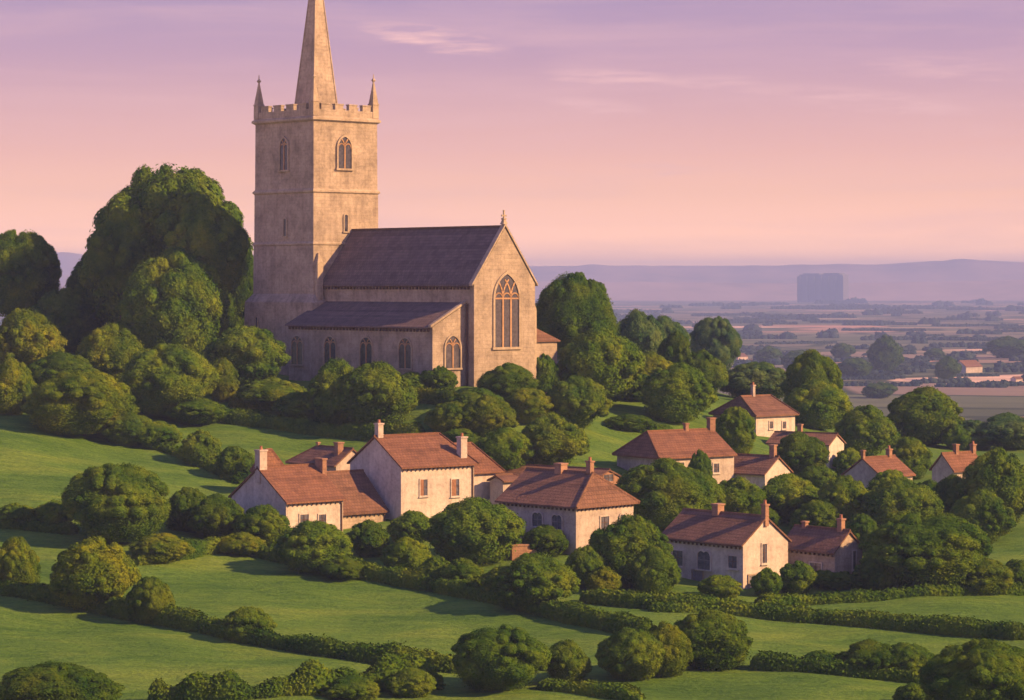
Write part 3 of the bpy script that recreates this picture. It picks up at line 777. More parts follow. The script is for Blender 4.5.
    # battlements: a parapet wall round the roof with merlons
    m = MB(); th = 0.42; px0, px1, py0, py1 = cx - hx - .02, cx + hx + .02, cy - hy - .02, cy + hy + .02
    m.box(px0, px1, py0, py0 + th, z3 + .2, z4); m.box(px0, px1, py1 - th, py1, z3 + .2, z4)
    m.box(px0, px0 + th, py0 + th, py1 - th, z3 + .2, z4); m.box(px1 - th, px1, py0 + th, py1 - th, z3 + .2, z4)
    m.box(px0 + th, px1 - th, py0 + th, py1 - th, z3 + .15, z3 + .35)
    zm = zt(102.2); nm = 4
    for k in range(nm):
        for ax in (0, 1):
            lo, hi = (px0, px1) if ax == 0 else (py0, py1)
            c0 = lo + (hi - lo) * (k + 0.86) / (nm + 0.72); hwm = (hi - lo) * 0.062
            for side in (0, 1):
                if ax == 0:
                    yy = (py0, py0 + th) if side == 0 else (py1 - th, py1); bx = (c0 - hwm, c0 + hwm, *yy)
                else:
                    xx = (px0, px0 + th) if side == 0 else (px1 - th, px1); bx = (*xx, c0 - hwm, c0 + hwm)
                m.box(*bx, z4, zm - .12); m.box(bx[0] - .05, bx[1] + .05, bx[2] - .05, bx[3] + .05, zm - .12, zm)
    m.build('parapet', st, root)
    zpk = zt(78)
    for sx in (-1, 1):
        for sy in (-1, 1):
            qx, qy = cx + sx * (hx - .33), cy + sy * (hy - .33)
            m = MB(); m.taper(qx, qy, .40, .40, z3 + .3, .38, .38, zm + .1); m.taper(qx, qy, .44, .44, zm + .1, .40, .40, zm + .25)
            m.taper(qx, qy, .36, .36, zm + .25, .06, .06, zpk)
            pn = m.build('pinnacle', ds, root)
            m = MB(); m.taper(qx, qy, .05, .05, zpk, .17, .17, zpk + .22); m.taper(qx, qy, .17, .17, zpk + .22, .05, .05, zpk + .44); m.taper(qx, qy, .04, .04, zpk + .44, .03, .03, zpk + .85)
            m.build('finial', ds, pn)
    # spire, square on plan with a broached foot
    cz = zt(105); side = 43.5 / (F / (T0.y + 4)) / (math.cos(b.al) + math.sin(b.al)) / 2
    za = zt(-62); zb_ = z3 + .3; k = side / (za - cz); s0 = side + k * (cz - zb_)
    m = MB()
    lv = [zb_ + (za - zb_) * q / 10 for q in range(11)]
    for a0, a1 in zip(lv, lv[1:]):
        w0, w1 = k * (za - a0), max(0.03, k * (za - a1)); m.taper(cx, cy, w0, w0, a0, w1, w1, a1)
    sp = m.build('spire', st, root)
    m = MB()
    for sx, sy in ((-1, -1), (1, -1), (1, 1), (-1, 1)):
        w = .07; p, q = Vector((cx + sx * s0, cy + sy * s0, zb_)), Vector((cx + sx * .03, cy + sy * .03, za))
        m.hexa([p + Vector((-w, -w, 0)), p + Vector((w, -w, 0)), p + Vector((w, w, 0)), p + Vector((-w, w, 0)), q + Vector((-w * .4, -w * .4, 0)), q + Vector((w * .4, -w * .4, 0)), q + Vector((w * .4, w * .4, 0)), q + Vector((-w * .4, w * .4, 0))])
    m.build('spire_rib', ds, sp)
    wr = Wall(b, (-t, Ln, 0), (1, 0, 0), (0, -1, 0)); wl = Wall(b, (-t, Ln, 0), (0, 1, 0), (-1, 0, 0))
    a, z, Y = wr.local(344.5, 168.5); arched_window(wr, a, z, 12.5 / wr.pxm(), 3.25, 2, rise=1.15, t=0.2, bar=0.17, name='belfry_window')
    a, z, Y = wl.local(284.3, 170); arched_window(wl, a, z, 8.5 / wl.pxm(), 3.25, 2, rise=.9, t=0.18, bar=0.15, name='belfry_window')
    for wl_, px, py, w, h in ((wr, 345.5, 231.5, .42, 1.7), (wl, 285.5, 236, .42, 1.75)):
        a, z, Y = wl_.local(px, py); wl2 = Wall(b, wl_.o - wl_.n * 0.0, wl_.u, wl_.n)
        arched_window(wl2, a, z, w, h, 1, rise=.14, t=.13, name='slit_window')
    wl3 = Wall(b, (-t - .76, Ln, 0), (0, 1, 0), (-1, 0, 0)); a, z, Y = wl3.local(257, 331); arched_window(wl3, a, z, .35, 1.4, 1, rise=.12, t=.1, name='slit_window')
    # stair buttress on the face that meets the nave
    m = MB(); bx0, bx1 = -t + .10, -t + .82; zz = zt(262); zq = zt(253)
    m.box(bx0, bx1, Ln - .55, Ln - .03, z0, zz)
    m.hexa([(bx0, Ln - .55, zz), (bx1, Ln - .55, zz), (bx1, Ln - .03, zz), (bx0, Ln - .03, zz), (bx0 + .3, Ln - .3, zq), (bx1 - .3, Ln - .3, zq), (bx1 - .3, Ln - .03, zq), (bx0 + .3, Ln - .03, zq)])
    m.build('buttress', ds, root)
build_church()

def build_houses():
    RT, BT, SL, PL, PC, RB = M['red_tile'], M['brown_tile'], M['slate'], M['plaster'], M['plaster_cream'], M['rubble']
    grp = None
    # A: low cottage at the left end of the village
    h = House('cottage', 'low cottage with shaded gable and orange tiled roof at the west end of the village', 'house', 286, 541, 40)
    h.block(0, 0, 343, 231.5, 504, 464, 'r', (0, 0), PC, RT)
    h.ridge_chimney(261, 446, w=0.85, d=0.8, mat=M['plaster'], pots=1, below=2.6)
    h.win('r', 304, 520, 8, 11); h.win('r', 322, 521, 7, 13)
    A0, B0 = h.A, h.B
    h.block(A0 + 0.01, 0.9, 386, 300, 515, 470, 'r', (0, 0), RB, BT, B=B0 * 0.86)  # darker tile and rubble put the wing's shadow into its colour
    h.chimney(A0 + 0.1, 3.1, 458, w=0.5, d=1.2, mat=M['brick'], pots=0, below=1.6)
    # E and F behind it
    h = House('cottage', 'dark roofed cottage half hidden behind the low cottage, with one pale square chimney', 'house', 336, 494, 42)
    h.block(0, 0, 368, 290, 467, 445.5, 'l', (0, 1.6), PL, BT, tails=False)
    h.chimney(h.A / 2 - .55, 1.1, 442, w=0.75, d=0.6, mat=M['brick'], pots=0, below=1.6)
    h.chimney(h.A / 2, h.B - 1.7, 442, w=.25, d=.25, pots=0, below=.8)
    h = House('garden_shed', 'small shed with a pointed orange roof just behind the gable chimney of the low cottage', 'shed', 263, 497, 44)
    h.block(0, 0, 282, 255, 468, 447, 'r', (0.7, 0.7), PL, RT, tails=False)
    # B: tall two-storey house
    h = House('farmhouse', 'tall two storey farmhouse with shaded gable and orange tiled roof, largest house in the village', 'house', 401, 522, 38)
    h.block(0, 0, 474, 350, 469, 433, 'r', (0, 0.9), PC, RT)
    h.ridge_chimney(379, 419.5, w=.62, d=.62, mat=M['plaster'], pots=1, below=1.8)
    h.win('r', 423.5, 487.5, 7, 16, shutters=(-0.5, -0.05)); h.win('r', 455, 487.5, 7.5, 16.5, shutters=(-0.5, 0.1))
    ch = h.right.local(469, 466); h.chimney(ch[0] - .15, 0.75, 433, w=.78, d=.7, mat=M['plaster'], pots=1, below=2.5)
    a = h.A
    c0 = h.world((a, 0.6, 0))
    h.block(a + .01, 0.8, 500, 430, 474, 441, 'r', (0, 1.0), PL, RT, tails=False, B=5.2)
    # C: hipped cottage
    h = House('cottage', 'hip roofed cottage with arched windows and squat chimney beside the tall farmhouse', 'house', 576, 556, 45)
    h.block(0, 0, 633.5, 499, 508, 470.5, 'l', (1.25, 0), PL, BT, over=.34)
    h.ridge_chimney(561, 463, w=.9, d=.8, mat=M['brick'], pots=0, below=1.7)
    h.ridge_chimney(590, 457, w=.52, d=.52, mat=M['brick'], pots=1, below=1.8)
    h.win('l', 538, 520, 10, 13, arched=True); h.win('l', 557.5, 522.5, 10, 13, arched=True); h.win('r', 604.5, 523, 8.5, 13)
    h.win('r', 622, 520, 6, 10, arched=True)
    # D: low barn behind C
    h = House('barn', 'long low barn behind the hip roofed cottage, its end wall with one dark opening', 'barn', 597, 497, 52)
    h.block(0, 0, 620, 497, 481, 466.5, 'l', (0, 0), M['brick'], BT, tails=False)
    h.win('r', 608, 470 + 8, 10, 7, frame_mat=M['brick'])
    h = House('outbuilding', 'tiny tiled outbuilding squeezed between the farmhouse wing and the hip roofed cottage', 'shed', 503, 512, 40)
    h.block(0, 0, 524, 490, 483, 472, 'r', (0, 0.5), PL, BT, tails=False)
    # G
    h = House('cottage', 'wide hip roofed cottage with orange tiles on the slope below the church trees', 'house', 660, 484, 35)
    h.block(0, 0, 734, 617, 459, 429, 'r', (1.0, 0), PL, RT, over=.3, tails=False)
    h.ridge_chimney(711, 417.5, w=.75, d=.6, mat=M['brick'], pots=0, below=1.6); h.ridge_chimney(686, 423, w=.45, d=.4, pots=0, below=1.0)
    h.win('r', 681, 467, 6, 9); h.win('r', 716, 468, 6, 9)
    # H
    h = House('cottage', 'hip roofed cottage with a thin tall chimney, standing highest among the eastern houses', 'house', 756, 436, 40)
    h.block(0, 0, 795, 713, 417, 394, 'r', (0.9, 0.4), PC, BT, over=.3, tails=False)
    h.ridge_chimney(753, 382, w=.4, d=.4, mat=M['plaster'], pots=1, below=1.6)
    h.win('r', 771, 425, 4, 7); h.win('r', 784, 425, 4, 7)
    # I
    h = House('cottage', 'small cottage with bright lit gable facing east, behind the round trees below the tall chimney', 'house', 829, 468, 60)
    h.block(0, 0, 844, 768, 446.5, 431, 'l', (0, 0), PC, BT, tails=False)
    h.ridge_chimney(800, 424, w=.5, d=.5, pots=0, below=1.2)
    # J
    h = House('cottage', 'small brown roofed cottage with bright triangular gable and square chimney near the wide cottage', 'house', 765, 496, 50)
    h.block(0, 0, 790.5, 722, 475.5, 453.5, 'l', (0, 0), PC, BT, tails=False)
    h.ridge_chimney(773, 444.5, w=.55, d=.6, mat=M['brick'], pots=0, below=1.4)
    # K
    h = House('cottage', 'cottage with lit orange roof and shaded gable among the round eastern trees', 'house', 881, 503, 42)
    h.block(0, 0, 912.5, 844.5, 478, 455, 'r', (0, 0), PL, RT, tails=False)
    h.ridge_chimney(889, 445.5, w=.5, d=.5, pots=1, below=1.3); h.ridge_chimney(863, 450, w=.35, d=.35, pots=0, below=.9)
    # L
    h = House('cottage', 'easternmost cottage with two short chimneys and a shaded gable', 'house', 953, 494, 36)
    h.block(0, 0, 984, 932, 471.5, 450.5, 'r', (0, 0), PL, RT, tails=False)
    h.ridge_chimney(956, 444, w=.5, d=.5, pots=0, below=1.2); h.ridge_chimney(973, 441, w=.5, d=.5, pots=1, below=1.2)
    # M
    h = House('cottage', 'cream cottage nearest the viewer on the east, with brown roof, lit gable and arched window', 'house', 743, 590, 42)
    h.block(0, 0, 788, 662, 546.5, 513, 'l', (0, 0), PC, BT)
    h.ridge_chimney(718, 503.5, w=.85, d=.7, mat=M['brick'], pots=0, below=1.5); h.ridge_chimney(765, 500, w=.45, d=.5, mat=M['brick'], pots=1, below=1.6)
    h.win('l', 678, 558, 10, 15); h.win('l', 704.5, 561, 12, 17, arched=True); h.win('l', 733, 562, 8, 12); h.win('r', 764, 553.5, 5, 19)
    a, z, Y = h.left.local(698, 588); door(h.left, a, z, 1.0, 1.25)
    a, z, Y = h.right.local(752, 590); door(h.right, a, z, .75, 1.05)
    # N
    h = House('cottage', 'smaller stone cottage with brown roof close behind the lit gable of the cream cottage', 'house', 835, 588, 42)
    h.block(0, 0, 862.5, 782, 553.5, 527, 'l', (0, 0), RB, BT)
    h.ridge_chimney(841, 514.5, w=.5, d=.5, mat=M['brick'], pots=1, below=1.5); h.ridge_chimney(805, 521, w=.42, d=.42, mat=M['brick'], pots=0, below=1.0)
    h.win('r', 854, 560, 3.5, 18); h.win('l', 816, 567, 10, 8)
    # low brick garden wall in front of the farmhouse trees
    p = at(512, 561); q = at(537, 559)
    m = MB(); d = (q - p); d.z = 0; Lw = d.length; m.box(0, Lw, 0, .35, -.8, 1.05); m.box(-.05, Lw + .05, -.05, .4, 1.05, 1.16)
    o = m.build('garden_wall', M['brick'], None, p); o.rotation_euler = (0, 0, math.atan2(d.y, d.x)); tag(o, 'short low brick garden wall between shrubs in front of the farmhouse', 'wall')
build_houses()

# ------------------------------------------------------------------ vegetation
def sphere(nu=10, nv=7):
    V = [(0, 0, -1)] + [(math.sin(math.pi * j / nv) * math.cos(2 * math.pi * i / nu), math.sin(math.pi * j / nv) * math.sin(2 * math.pi * i / nu), -math.cos(math.pi * j / nv)) for j in range(1, nv) for i in range(nu)] + [(0, 0, 1)]
    Q, T = [], []
    idx = lambda j, i: 1 + (j - 1) * nu + i % nu
    for i in range(nu): T.append((0, idx(1, i + 1), idx(1, i))); T.append((len(V) - 1, idx(nv - 1, i), idx(nv - 1, i + 1)))
    for j in range(1, nv - 1):
        for i in range(nu): Q.append((idx(j, i), idx(j, i + 1), idx(j + 1, i + 1), idx(j + 1, i)))
    return np.array(V), np.array(Q), np.array(T)
SV, SQ, ST = sphere()

def leaves(P, Nn, size, g, jit=0.38):
    """small leaf-clump faces at P, turned about the outward directions Nn"""
    n = len(P)
    nr = Nn + jit * g.normal(size=(n, 3)); nr /= np.linalg.norm(nr, axis=1)[:, None]
    t = np.cross(nr, g.normal(size=(n, 3))); t /= np.linalg.norm(t, axis=1)[:, None] + 1e-9
    b = np.cross(nr, t)
    s = (size * g.uniform(0.6, 1.35, n))[:, None]
    asp = g.uniform(0.5, 0.8, n)[:, None]
    bend = nr * s * g.uniform(-0.25, 0.25, n)[:, None]
    V = np.stack([P - t * s, P - b * s * asp + bend, P + t * s, P + b * s * asp + bend], 1).reshape(-1, 3)
    return V, np.arange(n * 4).reshape(-1, 4)

def crown_mesh(name, seed, n_leaf, size, nl=16, body=0.37, lob=(0.15, 0.24)):
    g = np.random.default_rng(seed)
    C = [(0, 0, 0.52)]; R = [body]
    C.append((g.uniform(-.1, .1), g.uniform(-.1, .1), 0.30)); R.append(0.36)
    for k in range(nl):
        th = 2 * math.pi * (k * 0.618 + g.uniform(-.06, .06)); ph = g.uniform(-0.45, 1.0) ; ph = math.asin(np.clip(ph, -0.6, .98))
        rr = g.uniform(*lob)
        rad = 0.47 - rr + g.uniform(-.03, .03)
        C.append((rad * math.cos(ph) * math.cos(th), rad * math.cos(ph) * math.sin(th), 0.46 + (0.53 - rr) * math.sin(ph) * (1 if ph > 0 else .62))); R.append(rr)
    for k in range(nl * 4):      # small lumps that break the outline
        th = g.uniform(0, 2 * math.pi); ph = math.asin(g.uniform(-0.3, 1.0)); rr = g.uniform(0.04, 0.09)
        q_ = g.uniform(.40, .45); C.append((q_ * math.cos(ph) * math.cos(th), q_ * math.cos(ph) * math.sin(th), 0.46 + (q_ + .03) * math.sin(ph))); R.append(rr)
    C = np.array(C); R = np.array(R)
    area = R ** 2; pick = g.choice(len(R), size=n_leaf * 4, p=area / area.sum())
    d = g.normal(size=(len(pick), 3)); d /= np.linalg.norm(d, axis=1)[:, None]
    P = C[pick] + d * R[pick][:, None] * np.where(g.uniform(size=len(pick)) < 0.13, g.uniform(1.03, 1.17, len(pick)), g.uniform(0.88, 1.06, len(pick)))[:, None]
    keep = P[:, 2] > 0.02
    for c, r in zip(C, R):
        keep &= ~((np.linalg.norm(P - c, axis=1) < r * 0.90))
    P, d = P[keep][:n_leaf], d[keep][:n_leaf]
    # bigger gaps: thin by a coarse noise
    q = np.sin(P[:, 0] * 31 + seed) * np.sin(P[:, 1] * 27 + 1.7 * seed) * np.sin(P[:, 2] * 29 + .3 * seed)
    k2 = g.uniform(size=len(P)) < np.where(q > 0.30, 0.30, 1.0); P, d = P[k2], d[k2]
    up = d + np.array([0, 0, 0.25])
    V, Q = leaves(P, up, size, g)
    Vs, Qs, Ts = [V], [Q], []; off = len(V)
    for c, r in zip(C, R):
        nz = 1 + 0.08 * np.sin(SV[:, 0] * 9 + c[0] * 40) * np.sin(SV[:, 1] * 8 + c[1] * 40 + SV[:, 2] * 7)
        W_ = SV * (r * 0.88 * nz)[:, None] + c; W_[:, 2] = np.maximum(W_[:, 2], 0.0)
        Vs.append(W_); Qs.append(SQ + off); Ts.append(ST + off); off += len(SV)
    VV = np.concatenate(Vs)
    ext = np.percentile(np.abs(VV[:, :2]), 99.3); top = np.percentile(VV[:, 2], 99.8)
    VV[:, :2] *= 0.5 / ext; VV[:, 2] *= 1.0 / top
    VV[:, :2] *= (1 - 0.26 * np.clip((VV[:, 2] - 0.5) / 0.5, 0, 1.1) ** 2 - 0.14 * np.clip((0.3 - VV[:, 2]) / 0.3, 0, 1) ** 2)[:, None] * 1.03
    return fast_mesh(name, VV, [np.concatenate(Qs), np.concatenate(Ts)], M['leaf'], False)

BIG = [crown_mesh('crown', 11 + k, 56000, 0.0095, 17, 0.33, (0.13, 0.25)) for k in range(3)]
MID = [crown_mesh('crown', 31 + k, 24000, 0.0145, 16) for k in range(5)]
SML = [crown_mesh('crown', 61 + k, 10000, 0.023, 12) for k in range(4)]

def trunk_mesh():
    n = 8; rows = [(0, .075), (.08, .05), (.3, .042), (.55, .03)]
    V = [(r * math.cos(2 * math.pi * i / n) + .01 * math.sin(z * 9), r * math.sin(2 * math.pi * i / n), z) for z, r in rows for i in range(n)]
    Q = [(j * n + i, j * n + (i + 1) % n, (j + 1) * n + (i + 1) % n, (j + 1) * n + i) for j in range(len(rows) - 1) for i in range(n)]
    V = np.array(V); Q = np.array(Q)
    Vs, Qs = [V], [Q]; off = len(V)
    for k in range(5):           # limbs
        a = k * 1.26; p0 = np.array((0, 0, .25 + .05 * k)); p1 = p0 + np.array((.26 * math.cos(a), .26 * math.sin(a), .22))
        ring = []
        for p, r in ((p0, .024), (p1, .008)):
            for i in range(5): ring.append(p + np.array((r * math.cos(i * 1.2566), r * math.sin(i * 1.2566), 0)))
        Vs.append(np.array(ring)); Qs.append(np.array([(i, (i + 1) % 5, 5 + (i + 1) % 5, 5 + i) for i in range(5)]) + off); off += 10
    return fast_mesh('trunk', np.concatenate(Vs), np.concatenate(Qs), M['bark'], True)
TRUNK = trunk_mesh()

TINT = {'m': (1.0, 1.0, 1.0), 'd': (0.80, 0.86, 0.85), 'l': (1.2, 1.15, 0.9), 'o': (1.25, 1.05, 0.8), 'b': (0.85, 0.92, 3.2), 'x': (0.62, 0.74, 0.8)}  # 'b' puts the bluing of distance haze into the leaf colour
def plant(kind, cx, top, base, w, label, tint='m', Y=None, group=None, seed=None, cat=None, sink=0.25):
    p = at(cx, base) if Y is None else at_depth(cx, Y)
    Yp = p.y
    wid = w / F * Yp; hgt = zof(top, Yp) - p.z + sink
    pxs = max(w, hgt / Yp * F)
    lib = BIG if pxs > 92 else (MID if pxs > 44 else SML)
    g = random.Random(int(cx * 31 + top * 17))
    me = lib[g.randrange(len(lib))]; rot = g.uniform(0, 6.283)
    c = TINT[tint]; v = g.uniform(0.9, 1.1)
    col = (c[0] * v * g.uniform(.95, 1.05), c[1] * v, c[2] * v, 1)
    # the base sits on the ground some way inside the crown's front edge
    p = p + Vector((0, wid * 0.18 if Y is None else 0, 0)); p.z = gz(p.x, p.y) - sink
    hgt = zof(top, p.y) - p.z
    group = group or ('shrubs among the hedges and gardens' if kind == 'shrub' else 'broadleaf trees on the hillside')
    if kind == 'shrub':
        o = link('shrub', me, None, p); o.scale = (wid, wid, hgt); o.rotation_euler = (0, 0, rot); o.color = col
        tag(o, label, cat or 'shrub', group); return o
    root = bpy.data.objects.new('broadleaf_tree', None); COL.objects.link(root); root.location = p; root.rotation_euler = (0, 0, rot)
    tag(root, label, cat or 'tree', group)
    t = link('trunk', TRUNK, root); t.scale = (wid * .9, wid * .9, hgt)
    ch = min(hgt * 0.97, (2.0 if tint == 'x' else (1.15 if Y else 1.3)) * wid)
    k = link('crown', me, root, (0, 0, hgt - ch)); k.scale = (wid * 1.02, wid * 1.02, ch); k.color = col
    return root

